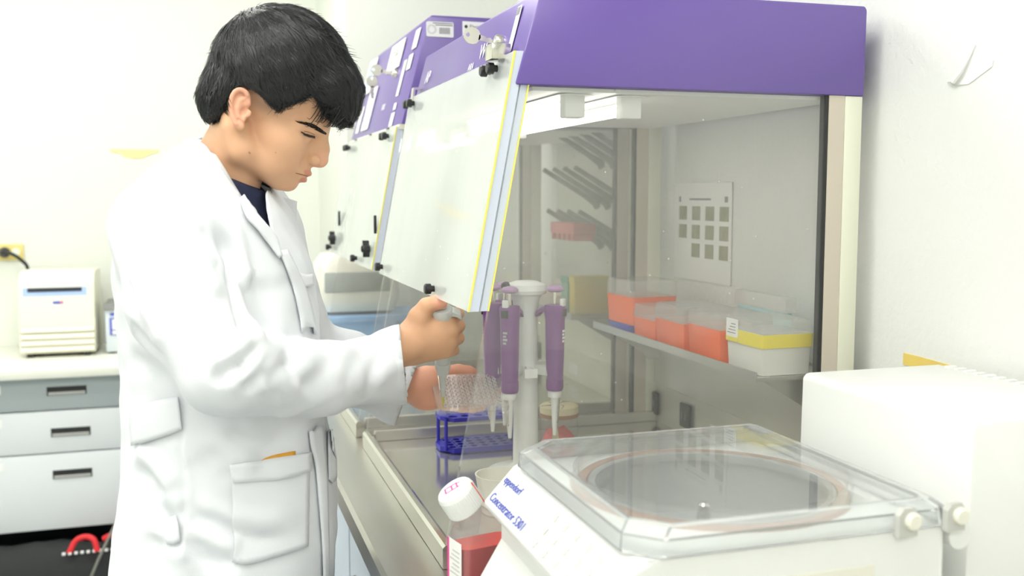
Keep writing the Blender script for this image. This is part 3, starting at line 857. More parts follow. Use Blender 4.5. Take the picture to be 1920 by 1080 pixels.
# ---- glass jar with a taped lid
jr = thing('glass_jar', 'glass jar with pinkish red contents and cracked tape on its lid', 'jar', (0.664, 1.800, FZ))
jr.scale = (1.1, 1.1, 1.42)
obj('jar_glass', lathe(B(), [(.030, 0), (.033, .003), (.034, .045), (.0335, .056), (.030, .060)], n=36), clear('jar_glass', (0.95, 0.95, 0.94), 0.10, (.85, .83, .8)), jr, world=False)
b = B()
lathe(b, [(.028, .003), (.0305, .006), (.031, .022), (.024, .034), (.010, .040), (.001, .041)], n=24, caps=False)
for v in b.verts: v.co.z += .004*math.sin(v.co.x*150)*math.cos(v.co.y*170)*(v.co.z > .01)
obj('red_contents', b, mat('coral_red', srgb(235, 85, 90), 0.5), jr, world=False)
obj('jar_rim', lathe(B(), [(.0345, .058), (.0345, .063)], n=36), mat('brown_rim', srgb(150, 110, 80), .5), jr, world=False)
jl = obj('jar_lid', lathe(B(), [(.034, .063), (.0345, .065), (.034, .072), (.031, .074), (.001, .0745)], n=36, caps=False), mat('yellowed_tape', srgb(214, 205, 170), .6, var=.08, vscale=60), jr, world=False)
for k in range(4):
    a = .6+k*1.3
    obj('tape_crack', tube(B(), [(.034*math.cos(a), .034*math.sin(a), .0735), (.02*math.cos(a+.3), .02*math.sin(a+.3), .0748), (.008*math.cos(a+.2), .008*math.sin(a+.2), .0748)], .0006, 5), M_INKG, jl, world=False)
obj('paper_scrap', prism(B(), [(-.028, .010), (-.018, .012), (-.012, .03), (-.016, .048), (-.024, .05), (-.026, .03)], 'y', -.0352, -.0346), mat('yellowed_tape', (1, 1, 1)), jr, False, world=False)

# ---- tip boxes on the shelf
M_ORANGE = mat('orange_plastic', srgb(250, 108, 44), 0.4)
M_FROST = clear('frosted_lid', (0.95, 0.95, 0.94), 0.24, (.85, .84, .82), rough=.2)
M_YEL = mat('yellow_plastic', srgb(240, 222, 70), 0.4)
M_NAT = mat('natural_plastic', srgb(228, 228, 222), 0.4)
SZ = 1.1635
def tip_box(label, x0, x1, y0, y1, h0, h1, mbase, mlid, group='tip boxes on the hood shelf', tilt=0):
    c = ((x0+x1)/2, (y0+y1)/2)
    t = thing('tip_box', label, 'tip box', (*c, SZ), rot=(0, 0, tilt), group=group)
    hx, hy = (x1-x0)/2, (y1-y0)/2
    bs = obj('box_base', loft(B(), [rsq(hx-.003, hy-.003, 0, .005, 2), rsq(hx, hy, h0, .005, 2)]), mbase, t, world=False)
    obj('box_lid', loft(B(), [rsq(hx+.001, hy+.001, h0+.0005, .006, 3), rsq(hx, hy, h1-.004, .006, 3), rsq(hx-.004, hy-.004, h1, .005, 3)]), mlid, t, world=False)
    return t, hx, hy
yb, hx, hy = tip_box('clear lidded tip box with yellow band and white base, nearest on the shelf', .842, .935, 1.362, 1.475, .066, .088, M_NAT, M_FROST)
obj('yellow_insert', loft(B(), [rsq(hx+.0008, hy+.0008, .044, .005, 3), rsq(hx+.0012, hy+.0012, .0655, .005, 3)]), M_YEL, yb, world=False, label='bright yellow tip tray under the clear lid')
sl_ = obj('box_sticker', box(B(), -hx-.0018, -hx-.001, .015, .052, .045, .082), M_PAPER, yb, False, world=False)
obj('sticker_stripe', box(B(), -hx-.0022, -hx-.0016, .015, .052, .045, .052), M_YEL, sl_, False, world=False)
b = B()
for k in range(4): box(b, -hx-.0022, -hx-.0017, .022, .048-.004*k, .058+k*.005, .0595+k*.005)
obj('sticker_print', b, M_INKG, sl_, False, world=False)
tip_box('orange tip box with frosted lid beside the yellow banded one', .840, .945, 1.492, 1.610, .056, .082, M_ORANGE, M_FROST)
tip_box('orange tip box with frosted lid in the middle of the shelf', .840, .945, 1.625, 1.745, .050, .080, M_ORANGE, M_FROST)
tip_box('orange tip box standing on the blue rack at the far shelf end', .845, .950, 1.870, 1.990, .058, .092, M_ORANGE, M_FROST, tilt=math.radians(4)).__class__
ob4 = [o for o in bpy.data.objects if o.get('label') == 'orange tip box standing on the blue rack at the far shelf end'][0]
ob4.location.z = SZ+0.017
br = thing('blue_rack', 'flat blue plastic rack under the far orange tip box', 'rack', (.895, 1.93, SZ))
obj('rack_tray', loft(B(), [rsq(.050, .055, 0, .004, 2), rsq(.050, .055, .016, .004, 2)]), mat('cobalt_plastic', srgb(70, 80, 190), .4), br, world=False)
obj('rack_rim', loft(B(), [rsq(.0515, .0565, .012, .004, 2), rsq(.0515, .0565, .0165, .004, 2)]), mat('cobalt_plastic', (0, 0, 0)), br, world=False)
lo = thing('tip_tray', 'low orange tip tray with pale cover left of the middle orange box', 'tray', (.893, 1.805, SZ))
obj('tray_base', loft(B(), [rsq(.046, .050, 0, .005, 2), rsq(.048, .052, .040, .005, 2)]), M_ORANGE, lo, world=False)
obj('tray_cover', loft(B(), [rsq(.049, .053, .0405, .006, 3), rsq(.046, .050, .066, .006, 3)]), M_FROST, lo, world=False)
pb_ = thing('tip_box', 'pale blue tip box with clear lid behind the orange boxes', 'tip box', (.957, 1.545, SZ+.0), group='tip boxes on the hood shelf')
obj('box_base', loft(B(), [rsq(.010, .075, 0, .003, 2), rsq(.010, .075, .085, .003, 2)]), mat('pale_cyan', srgb(170, 215, 222), .4), pb_, world=False)
obj('box_lid', loft(B(), [rsq(.011, .085, .0855, .003, 2), rsq(.011, .085, .112, .003, 2)]), M_FROST, pb_, world=False)

# ---- rack with slanting pegs on the wall inside the farther hood
M_PEG = mat('grey_peg', srgb(118, 120, 116), 0.5)
dr = thing('peg_rack', 'grey wall rack with slanted pegs inside the farther hood', 'drying rack', (WX-.004, 2.46, 1.22))
dr_b = obj('rack_board', box(B(), WX-.010, WX-.001, 2.165, 2.80, 1.20, 1.595, .003), mat('pale_board', srgb(205, 205, 192), .5), dr)
for i in range(3):
    for j in range(4):
        yy = 2.215+j*.075+(.03 if i % 2 else 0)
        zz = 1.325+i*.105
        obj('peg', tube(B(), [(WX-.010, yy, zz-.012), (WX-.02, yy, zz), (WX-.05, yy, zz+.018), (WX-.165, yy, zz+.085)], [.013, .011, .0075, .006], 8), M_PEG, dr)
for nm, lab_, yy, z0, w_, h_, mm_ in (('reagent_box', 'small green box on the farther hood shelf, beside the yellow one', 2.285, SZ, .022, .085, mat('sea_green', srgb(95, 160, 140), .5)),
                                    ('reagent_box', 'small yellow box on the farther hood shelf, beside the green one', 2.232, SZ, .018, .090, mat('ochre_yellow', srgb(205, 190, 70), .5))):
    o = thing(nm, lab_, 'box', (.90, yy, z0), group='reagent boxes in the farther hood')
    obj('carton', box(B(), -.045, .045, -w_, w_, 0, h_, .002), mm_, o, world=False)
    obj('carton_flap', box(B(), -.046, .046, -w_-.0006, w_+.0006, h_-.014, h_+.0008, .001), mm_, o, world=False)
rr_ = thing('red_rack', 'red plastic strip rack hooked over the slanted pegs', 'rack', (.905, 2.36, 1.352))
obj('strip', box(B(), -.03, .03, -.085, .085, 0, .028, .003), mat('dull_red', srgb(196, 80, 84), .5), rr_, world=False)
for k in range(5): obj('strip_leg', box(B(), -.028, .028, -.075+k*.035, -.062+k*.035, -.016, .001), mat('dull_red', (0, 0, 0)), rr_, False, world=False)

# ---- added instrument on a crate, standing in for a reflection in the sash
M_LBLUE = mat('light_blue_plastic', srgb(150, 188, 230), .5)
cr_ = thing('reflection_crate', 'added light blue crate standing in for a reflection in the farther sash', 'crate', (.48, 3.03, BZ))
obj('reflection_crate_body', loft(B(), [rsq(.15, .10, 0, .012, 3), rsq(.16, .11, .165, .012, 3)]), M_LBLUE, cr_, world=False)
obj('reflection_crate_rim', loft(B(), [rsq(.165, .115, .155, .012, 3), rsq(.165, .115, .172, .012, 3)]), M_LBLUE, cr_, world=False)
gi = thing('reflection_instrument', 'added white instrument with grey panel standing in for a sash reflection', 'lab instrument', (.455, 3.03, BZ+.172))
obj('housing', loft(B(), [rsq(.11, .07, 0.010, .03, 4), rsq(.125, .085, .045, .04, 4), rsq(.12, .085, .15, .03, 4), rsq(.10, .07, .18, .03, 4)]), M_OFFWHITE, gi, world=False)
obj('reflection_panel', box(B(), -.105, .09, -.090, -.082, .07, .13, .004), mat('mid_grey_panel', srgb(170, 174, 170), .5), gi, world=False)
obj('reflection_foot', loft(B(), [rsq(.10, .06, 0.0003, .02, 3), rsq(.10, .06, .012, .02, 3)]), M_INKG, gi, world=False)

# ================================================================== on the walls
po = thing('wall_poster', 'white sheet with small photographs pinned to the wall behind the hood', 'poster', (WX-.002, 1.915, 1.24))
sheet = obj('poster_sheet', box(B(), WX-.0035, WX-.002, 1.785, 2.035, 1.265, 1.475), M_PAPER, po, False)
for r_ in range(3):
    for c_ in range(4):
        if r_ == 2 and c_ == 0: continue
        y1_ = 2.012-c_*.060
        z1_ = 1.425-r_*.040
        obj('photo', box(B(), WX-.0042, WX-.0034, y1_-.036, y1_, z1_-.030, z1_), mat('olive_photo', srgb(150, 148, 120), .6, var=.4, vscale=60), sheet, False)
obj('title_print', box(B(), WX-.0042, WX-.0034, 1.87, 1.965, 1.438, 1.442), M_INKG, sheet, False)
obj('crest_print', box(B(), WX-.0042, WX-.0034, 2.005, 2.014, 1.434, 1.446), M_INKG, sheet, False)
obj('crest_print', box(B(), WX-.0042, WX-.0034, 1.80, 1.812, 1.434, 1.446), M_INKG, sheet, False)
M_OCHRE = mat('ochre_tape', srgb(232, 205, 110), .6, var=.06, vscale=30)
tp = tag(obj('wall_tape', prism(B(), [(1.262, 1.190), (1.262, 1.208), (1.225, 1.2075), (1.155, 1.2045), (1.150, 1.190)], 'x', WX-.002, WX-.0003), M_OCHRE, None, False), 'torn ochre tape on the wall above the white pump cabinet', 'tape')
tp = tag(obj('wall_tape', prism(B(), [(-.300, 1.617), (-.298, 1.607), (-.262, 1.602), (-.255, 1.590), (-.225, 1.584), (-.185, 1.586), (-.165, 1.598), (-.130, 1.610), (-.128, 1.617)], 'y', RY1-.003, RY1-.0005), mat('pale_tape', srgb(244, 226, 160), .6), None, False), 'pale yellow torn tape on the far wall left of the head', 'tape')
tn = thing('torn_paper', 'torn scrap of white paint curling off the wall right of the hood', 'paper', (WX-.001, 1.145, 1.60))
b = B()
pts_ = [(1.190, 1.611), (1.176, 1.6085), (1.160, 1.622), (1.140, 1.655), (1.131, 1.640), (1.106, 1.630), (1.108, 1.622), (1.150, 1.603), (1.172, 1.604)]
prism(b, pts_, 'x', WX-.0016, WX-.0003)
obj('scrap', b, M_PAPER, tn, False)
obj('curl', tube(B(), [(WX-.004, 1.187, 1.610), (WX-.008, 1.172, 1.6085), (WX-.007, 1.158, 1.622), (WX-.003, 1.138, 1.655)], [.0012, .0035, .003, .0008], 8), M_PAPER, tn)

# ================================================================== left background: drawers and instruments
CY = 3.44
cz1 = 0.868
cb = thing('drawer_cabinet', 'grey and white three drawer cabinet against the far wall', 'cabinet', (-.62, 3.70, 0))
M_GREYDR = mat('grey_drawer', srgb(165, 174, 176), .45)
M_WHITEDR = mat('white_drawer', srgb(218, 222, 224), .45)
obj('carcass', box(B(), -1.05, -.18, CY+.022, RY1-.002, .365, cz1), M_WHITEDR, cb, False)
for (z0, z1, mm_, hz) in ((.762, cz1-.002, M_GREYDR, .823), (.622, .758, M_WHITEDR, .688), (.370, .618, M_WHITEDR, .550)):
    d = obj('drawer', box(B(), -.70, -.20, CY, CY+.0215, z0, z1, .003), mm_, cb)
    hx0 = -.475 if mm_ is M_GREYDR else -.468
    obj('handle_recess', box(B(), hx0, hx0+.118, CY-.0012, CY+.001, hz-.014, hz+.014), M_BLACK, d, False)
    obj('handle_lip', box(B(), hx0+.004, hx0+.114, CY-.0035, CY-.001, hz-.013, hz-.003, .001), mat('handle_grey', (.45, .45, .43), .35, .6), d, False)
    obj('drawer_tag', box(B(), -.64, -.608, CY-.0012, CY-.0001, z1-.045, z1-.018), M_PAPER, d, False)
obj('cabinet_leg', box(B(), -1.04, -1.0, CY+.06, CY+.10, 0, .365), M_BLACK, cb, False)
obj('cabinet_leg', box(B(), -.24, -.20, CY+.06, CY+.10, 0, .365), M_BLACK, cb, False)
obj('kick_board', box(B(), -1.0, -.24, CY+.30, CY+.32, 0, .365), M_BLACK, cb, False)
tagged = thing('counter_top', 'cream laminate counter on the drawer cabinet', 'countertop', (-.60, 3.70, cz1))
obj('counter_slab', box(B(), -1.10, -.14, CY-.03, RY1-.001, cz1+.0005, .900, .004), mat('cream_laminate', srgb(226, 227, 216), .4), tagged)
obj('counter_edge', box(B(), -1.10, -.14, CY-.034, CY-.0305, cz1+.003, .897, .001), mat('cream_laminate', (0, 0, 0)), tagged)
# thermal cycler
TX0, TX1, TY = -.583, -.345, 3.66
tc_ = thing('thermal_cycler', 'cream thermal cycler with louvred front on the counter', 'lab instrument', ((TX0+TX1)/2, TY+.13, .9))
M_TC = mat('warm_cream', srgb(234, 231, 212), .45)
prof = [(TY, .913), (TY, .98), (TY+.004, .99), (TY+.006, 1.03), (TY+.022, 1.15), (TY+.05, 1.182), (TY+.10, 1.190), (TY+.26, 1.185), (TY+.27, .913)]
obj('housing', prism(B(), prof, 'x', TX0, TX1, .005), M_TC, tc_)
for k in range(4):
    obj('louvre', prism(B(), [(TY-.010, .922+k*.022), (TY+.002, .919+k*.022), (TY+.002, .934+k*.022), (TY-.004, .936+k*.022)], 'x', TX0+.004, TX1-.004, .001), M_TC, tc_, False)
nn = Vector((0, -math.cos(.13), math.sin(.13)))
def tcf(x, z):
    k = (z-1.03)/.12
    return frame((x, TY+.006+.016*k-.0008, z), (1, 0, 0), (0, .13, 1))
ds = obj('display', box(B(), -.085, .085, -.007, .007, 0, .0015, M=tcf((TX0+TX1)/2-.005, 1.128)), M_INKK, tc_, False)
obj('blue_band', box(B(), -.10, .10, -.016, .012, -.001, .0006, M=tcf((TX0+TX1)/2-.005, 1.124)), mat('pale_blue_band', srgb(170, 195, 240), .5), tc_, False)
obj('brand_mark', box(B(), -.012, .012, -.004, .004, 0, .001, M=tcf((TX0+TX1)/2, 1.085)), M_INKB, tc_, False)
obj('red_mark', box(B(), .013, .020, -.004, .004, 0, .001, M=tcf((TX0+TX1)/2, 1.085)), mat('pink_red', srgb(235, 80, 130), .5), tc_, False)
for fxx in (TX0+.02, TX1-.04): obj('foot', box(B(), fxx, fxx+.02, TY+.01, TY+.25, .9002, .914), M_BLACK, tc_, False)
# power supply
ps = thing('power_supply', 'small grey power supply with blue panel beside the cream cycler', 'power supply', (-.21, 3.76, .9))
obj('case', box(B(), -.314, -.08, 3.68, 3.86, .906, 1.055, .004), mat('light_case', srgb(214, 222, 228), .4), ps)
obj('case_top', prism(B(), [(3.672, 1.052), (3.685, 1.074), (3.865, 1.074), (3.868, 1.052)], 'x', -.316, -.078, .002), mat('dark_grey_case', srgb(120, 122, 120), .5), ps)
bz = obj('blue_panel', box(B(), -.30, -.10, 3.677, 3.6805, .965, 1.025), M_INKB, ps, False)
obj('panel_window', box(B(), -.292, -.17, 3.675, 3.6775, .985, 1.020), M_PAPER, bz, False)
obj('panel_window', box(B(), -.292, -.17, 3.675, 3.6775, .968, .981), M_PAPER, bz, False)
obj('brand_print', box(B(), -.298, -.225, 3.6775, 3.6803, 1.033, 1.042), M_INKB, ps, False)
for fxx in (-.305, -.11): obj('foot', box(B(), fxx, fxx+.02, 3.69, 3.85, .9002, .907), M_BLACK, ps, False)
# outlet and plug
ol = thing('wall_outlet', 'yellowed double socket plate on the far wall', 'outlet', (-.66, RY1, 1.215))
pz_ = obj('cover_plate', box(B(), -.735, -.605, RY1-.008, RY1-.0005, 1.213, 1.272, .003), mat('yellowed_plate', srgb(226, 208, 130), .45), ol)
for xx in (-.70, -.63): obj('socket_face', lathe(B(), [(.014, 0), (.014, .002), (.012, .003)], n=18, M=Matrix.Translation((xx, RY1-.008, 1.243)) @ Matrix.Rotation(math.pi/2, 4, 'X')), M_OFFWHITE, pz_)
pg = thing('power_plug', 'black power plug and cord in the yellowed wall socket', 'plug', (-.66, RY1-.04, 1.24))
obj('plug_body', lathe(B(), [(.012, 0), (.019, .006), (.019, .02), (.012, .035), (.006, .045)], n=16, M=Matrix.Translation((-.665, RY1-.012, 1.243)) @ Matrix.Rotation(math.pi/2, 4, 'X')), M_BLACK, pg)
obj('cord', tube(B(), smooth_pts([(-.665, RY1-.055, 1.243), (-.64, RY1-.065, 1.242), (-.605, RY1-.055, 1.215), (-.585, RY1-.045, 1.17), (-.58, RY1-.03, 1.0), (-.58, RY1-.03, .905)], 5), .006, 8), M_BLACK, pg)
# dark bag with red strap in the leg space, cable
bg = thing('duffel_bag', 'black padded bag with red straps under the drawer cabinet', 'bag', (-.55, 3.43, 0))
b = B()
rings = []
for k in range(13):
    x = -1.05+k*.075; e_ = 1-abs((k-6)/6.3)**4
    rings.append([(x, 3.43+.10*e_*math.cos(2*math.pi*i/20), .165+(.155*e_+.006*math.sin(k*2.1+i))*math.sin(2*math.pi*i/20)) for i in range(20)])
loft(b, rings)
obj('bag_body', b, mat('black_fabric', (.018, .019, .020), .8, bump=.4, bscale=40), bg)
M_REDF = mat('red_strap', srgb(222, 40, 48), .6)
obj('strap', tube(B(), smooth_pts([(-.42, 3.36, .30), (-.40, 3.37, .335), (-.37, 3.37, .345), (-.345, 3.36, .335), (-.335, 3.35, .30)], 5), .009, 8), M_REDF, bg)
obj('strap', tube(B(), smooth_pts([(-.32, 3.39, .325), (-.29, 3.385, .338), (-.20, 3.38, .348), (-.15, 3.38, .35)], 5), .009, 8), M_REDF, bg)
for k in range(10): obj('zip_tooth', box(B(), -.44+k*.018, -.43+k*.018, 3.352, 3.36, .296, .304, .001), M_PAPER, bg, False)
fl = tag(obj('storage_box', box(B(), -1.2, -.02, 3.28, 3.60, 0.0005, .012), mat('blue_mat', srgb(40, 120, 200), .6), None, False), 'blue mat on the floor under the black bag', 'mat')
fl.name = 'floor_mat'
for v in bg.children: pass
bg.location.z = .013
cbx = thing('grey_cable', 'thin grey cable hanging behind the white coat', 'cable', (-.28, 3.40, 0))
obj('cable', tube(B(), smooth_pts([tuple(PY(255, 925, 3.36)), tuple(PY(232, 950, 3.36)), tuple(PY(208, 1000, 3.33)), tuple(PY(180, 1060, 3.32)), tuple(PY(165, 1110, 3.32)), (-.38, 3.3, .02)], 5), .0045, 8), mat('cable_grey', srgb(130, 128, 120), .5), cbx)
obj('cable_clip', box(B(), *( [PY(255, 925, 3.36)[0]-.006, PY(255, 925, 3.36)[0]+.006, 3.352, 3.438, PY(255, 925, 3.36)[2]-.006, PY(255, 925, 3.36)[2]+.006]), .001), M_INKG, cbx)

# ================================================================== the person
# ---- implicit surfaces -> meshes (surface nets)
def surface_net(fn, lo, hi, h):
    lo = np.array(lo, float); hi = np.array(hi, float)
    n = np.ceil((hi-lo)/h).astype(int)+1
    gx, gy, gz = [lo[i]+h*np.arange(n[i]) for i in range(3)]
    # coarse pass first: only blocks near the surface are evaluated finely
    K = 5
    nb = (n+K-1)//K
    cen = [lo[i]+h*(np.arange(nb[i])*K+(K-1)/2) for i in range(3)]
    X, Y, Z = np.meshgrid(*cen, indexing='ij')
    cval = fn(np.stack([X.ravel(), Y.ravel(), Z.ravel()], 1)).reshape(X.shape)
    V = np.repeat(np.repeat(np.repeat(cval, K, 0), K, 1), K, 2).astype(np.float32)
    nearb = np.argwhere(np.abs(cval) < h*K*2.1)
    off = np.stack(np.meshgrid(*[np.arange(K)]*3, indexing='ij'), -1).reshape(-1, 3)
    for i in range(0, len(nearb), 3000):
        ii = (nearb[i:i+3000, None, :]*K+off[None]).reshape(-1, 3)
        V[ii[:, 0], ii[:, 1], ii[:, 2]] = fn(lo+h*ii)
    V = V[:n[0], :n[1], :n[2]]
    neg = V < 0
    c = np.zeros(n-1, np.int8)
    for dx in (0, 1):
        for dy in (0, 1):
            for dz in (0, 1):
                c += neg[dx:n[0]-1+dx, dy:n[1]-1+dy, dz:n[2]-1+dz]
    act = (c > 0) & (c < 8)
    idx = -np.ones(n-1, np.int64)
    cells = np.argwhere(act)
    idx[act] = np.arange(len(cells))
    acc = np.zeros((len(cells), 3)); cnt = np.zeros(len(cells))
    corners = [(a, b, d) for a in (0, 1) for b in (0, 1) for d in (0, 1)]
    for a in corners:
        for ax_ in range(3):
            if a[ax_]: continue
            b_ = list(a); b_[ax_] = 1
            va = V[cells[:, 0]+a[0], cells[:, 1]+a[1], cells[:, 2]+a[2]]
            vb_ = V[cells[:, 0]+b_[0], cells[:, 1]+b_[1], cells[:, 2]+b_[2]]
            m = (va < 0) != (vb_ < 0)
            t = va[m]/(va[m]-vb_[m])
            p = np.tile(np.array(a, float), (m.sum(), 1)); p[:, ax_] = t
            acc[m] += p; cnt[m] += 1
    verts = lo+h*(cells+acc/cnt[:, None])
    faces = []
    for ax_ in range(3):
        o1, o2 = (ax_+1) % 3, (ax_+2) % 3
        sl0 = [slice(None)]*3; sl1 = [slice(None)]*3
        sl0[ax_] = slice(0, n[ax_]-1); sl1[ax_] = slice(1, n[ax_])
        e0 = neg[tuple(sl0)]; e1 = neg[tuple(sl1)]
        E = np.argwhere(e0 != e1)
        E = E[(E[:, o1] > 0) & (E[:, o2] > 0) & (E[:, o1] < n[o1]-1) & (E[:, o2] < n[o2]-1)]
        fl = e0[E[:, 0], E[:, 1], E[:, 2]]
        def at(d1, d2):
            q = E.copy(); q[:, o1] += d1; q[:, o2] += d2
            return idx[q[:, 0], q[:, 1], q[:, 2]]
        quad = np.stack([at(-1, -1), at(0, -1), at(0, 0), at(-1, 0)], 1)
        quad[~fl] = quad[~fl][:, ::-1]
        faces.append(quad)
    return verts, np.concatenate(faces)

def nrm(v): v = np.asarray(v, float); return v/np.linalg.norm(v)
def cone(p, a, b, ra, rb):
    a = np.asarray(a, float); b = np.asarray(b, float)
    ba = b-a; pa = p-a
    h = np.clip(pa@ba/(ba@ba), 0, 1)
    return np.linalg.norm(pa-h[:, None]*ba, axis=1)-(ra+(rb-ra)*h)
def chain(p, pts, rs, k=0.004):
    d = None
    for i in range(len(pts)-1):
        e = cone(p, pts[i], pts[i+1], rs[i], rs[i+1])
        d = e if d is None else smin(d, e, k)
    return d
def ell(p, c, r, A=None):
    q = p-np.asarray(c, float)
    if A is not None: q = q@np.asarray(A).T
    r = np.asarray(r, float)
    k0 = np.linalg.norm(q/r, axis=1); k1 = np.linalg.norm(q/(r*r), axis=1)+1e-9
    return k0*(k0-1)/k1
def smin(a, b, k):
    h = np.clip(0.5+0.5*(b-a)/k, 0, 1)
    return b+(a-b)*h-k*h*(1-h)
def smax(a, b, k): return -smin(-a, -b, k)
def poly_sdf(P2, poly):
    poly = np.asarray(poly, float)
    d = np.full(len(P2), 1e18); s = np.ones(len(P2))
    n_ = len(poly)
    for i in range(n_):
        a, b_ = poly[i], poly[i-1]
        e = b_-a; w = P2-a
        q = w-e*np.clip(w@e/(e@e), 0, 1)[:, None]
        d = np.minimum(d, (q**2).sum(1))
        c1 = P2[:, 1] >= a[1]; c2 = P2[:, 1] < b_[1]; c3 = e[0]*w[:, 1] > e[1]*w[:, 0]
        al = c1 & c2 & c3; no = ~c1 & ~c2 & ~c3
        s[al | no] *= -1
    return s*np.sqrt(d)

def mesh_np(name, verts, faces, m, parent, smooth='all'):
    me = bpy.data.meshes.new(name)
    me.from_pydata([tuple(v) for v in verts], [], [tuple(int(i) for i in f) for f in faces])
    me.update()
    o = finish(name, me, m, parent, smooth, None)
    if parent is not None and parent.type == 'EMPTY': o.location = -parent.location
    return o

def relax(verts, faces, it=2, lam=0.5):
    n = len(verts)
    e = np.concatenate([faces[:, [0, 1]], faces[:, [1, 2]], faces[:, [2, 3]], faces[:, [3, 0]]])
    e = np.concatenate([e, e[:, ::-1]])
    deg = np.bincount(e[:, 0], minlength=n).astype(float); deg[deg == 0] = 1
    v = verts.copy()
    for _ in range(it):
        acc = np.stack([np.bincount(e[:, 0], weights=v[e[:, 1], k], minlength=n) for k in range(3)], 1)
        v = v+lam*(acc/deg[:, None]-v)*(np.bincount(e[:, 0], minlength=n) > 0)[:, None]
    return v

def normals_np(verts, faces):
    a = verts[faces[:, 2]]-verts[faces[:, 0]]; b_ = verts[faces[:, 3]]-verts[faces[:, 1]]
    fn = np.cross(a, b_)
    vn = np.zeros_like(verts)
    for k in range(4): np.add.at(vn, faces[:, k], fn)
    return vn/(np.linalg.norm(vn, axis=1)[:, None]+1e-12)

def vnoise(p, scale, seed=0):
    """cheap smooth noise: sum of a few random sines"""
    r = np.random.default_rng(seed)
    out = np.zeros(len(p))
    for i in range(7):
        d = nrm(r.normal(size=3)); f = scale*(0.6+r.random()*1.2)
        out += np.sin(p@d*f*2*np.pi+r.random()*7)
    return out/4.0

# ---- head frame: x forward, y towards the camera side, z up; units are photo pixels at the head's distance
HT = 1.43
HS = HT/FPX
O_ = PD(452, 205, HT)
nv = nrm(ray(500, 200))
er = nrm(cR-(cR@nv)*nv); eu = np.cross(er, nv); eu = nrm(eu)
if eu[2] < 0: eu = -eu
tp_ = math.radians(27); ps_ = math.radians(7)
hf = math.cos(tp_)*er-math.sin(tp_)*eu
hu = math.sin(tp_)*er+math.cos(tp_)*eu
hn = -nv
hf, hn = nrm(math.cos(ps_)*hf+math.sin(ps_)*hn), nrm(math.cos(ps_)*hn-math.sin(ps_)*hf)
HA = np.stack([hf, hn, hu])           # rows
def tohead(p): return (p-O_)@HA.T/HS
def fromhead(q): return np.asarray(q, float)@HA*HS+O_
def hp2(u, v, y=0):
    """photo pixel -> head coords on the head plane y"""
    c0 = tohead(CAM[None, :])[0]; c1 = tohead((CAM+ray(u, v))[None, :])[0]
    t = (y-c0[1])/(c1[1]-c0[1])
    return c0+(c1-c0)*t

NK0 = hp2(449, 262); NK1 = hp2(406, 400)
def head_sdf(q):
    d = ell(q, (38, 0, 82), (121, 94, 104))
    d = smin(d, ell(q, (120, 0, 34), (43, 60, 34)), 18)               # forehead / brow
    d = smin(d, ell(q, (86, 0, -14), (66, 70, 62)), 20)               # mid face
    for s in (-1, 1):
        d = smin(d, cone(q, (16, s*62, -34), (40, s*58, -66), 24, 24), 18)   # jaw angle
        d = smin(d, cone(q, (40, s*56, -66), (118, s*20, -88), 25, 19), 18)  # jaw line
        d = smin(d, ell(q, (96, s*50, -14), (36, 20, 26)), 18)        # cheek bone
        d = smin(d, ell(q, (102, s*40, -50), (36, 24, 38)), 20)       # cheek
        d = smin(d, cone(q, (140, s*14, 27), (112, s*56, 24), 13, 11), 12)   # brow ridge
    d = smin(d, ell(q, (121, 0, -56), (41, 44, 34)), 14)              # mouth mound
    d = smin(d, ell(q, (133, 0, -85), (19.5, 27, 18)), 12)            # chin
    for s in (-1, 1):                                                 # eye sockets
        d = smax(d, -ell(q, (152, s*36, 6), (20, 19, 11)), 10)
        d = smin(d, ell(q, (125, s*35, 8), (17, 17, 15)), 5)          # closed lids over the eyeball
    d = smin(d, cone(q, (151, 0, 24), (168, 0, 0), 13, 12), 9)         # nose bridge
    d = smin(d, cone(q, (150, 0, 4), (160, 0, -16), 16, 17), 8)
    d = smin(d, cone(q, (164, 0, 2), (173, 0, -19), 11.5, 13), 6)
    d = smin(d, cone(q, (130, 0, 6), (139, 0, -30), 22, 23), 12)
    d = smin(d, ell(q, (166, 0, -27), (15, 12, 9)), 6)
    for s in (-1, 1):
        d = smin(d, ell(q, (161, s*17, -25), (13, 9.5, 11)), 2.2)         # nostril wings
        d = smax(d, -ell(q, (149, s*27, -25), (2.5, 5, 10)), 3)         # crease behind the wing
        d = smax(d, -ell(q, (172, s*9, -38), (8, 4.5, 5)), 3)         # nostrils
        d = smax(d, -ell(q, (152, s*33, -38), (8, 5, 12), None), 10)  # fold beside the mouth
    # lips: rounded bars following the mouth curve, a groove between them
    bx = q[:, 0]+(q[:, 1]**2)/55.0
    qm = np.stack([bx, q[:, 1], q[:, 2]], 1)
    d = smin(d, ell(qm, (156.5, 0, -53), (12, 26, 7)), 4)
    d = smin(d, ell(qm, (154, 0, -68), (11.5, 23, 7)), 4)
    gr = np.abs(q[:, 2]+60.5+(q[:, 1]**2)*.004)-0.2
    gr = np.maximum(gr, 153-bx); gr = np.maximum(gr, np.abs(q[:, 1])-27)
    d = smax(d, -gr, 2.5)
    d = smax(d, -ell(qm, (163, 0, -79), (8, 20, 4)), 5)
    return d
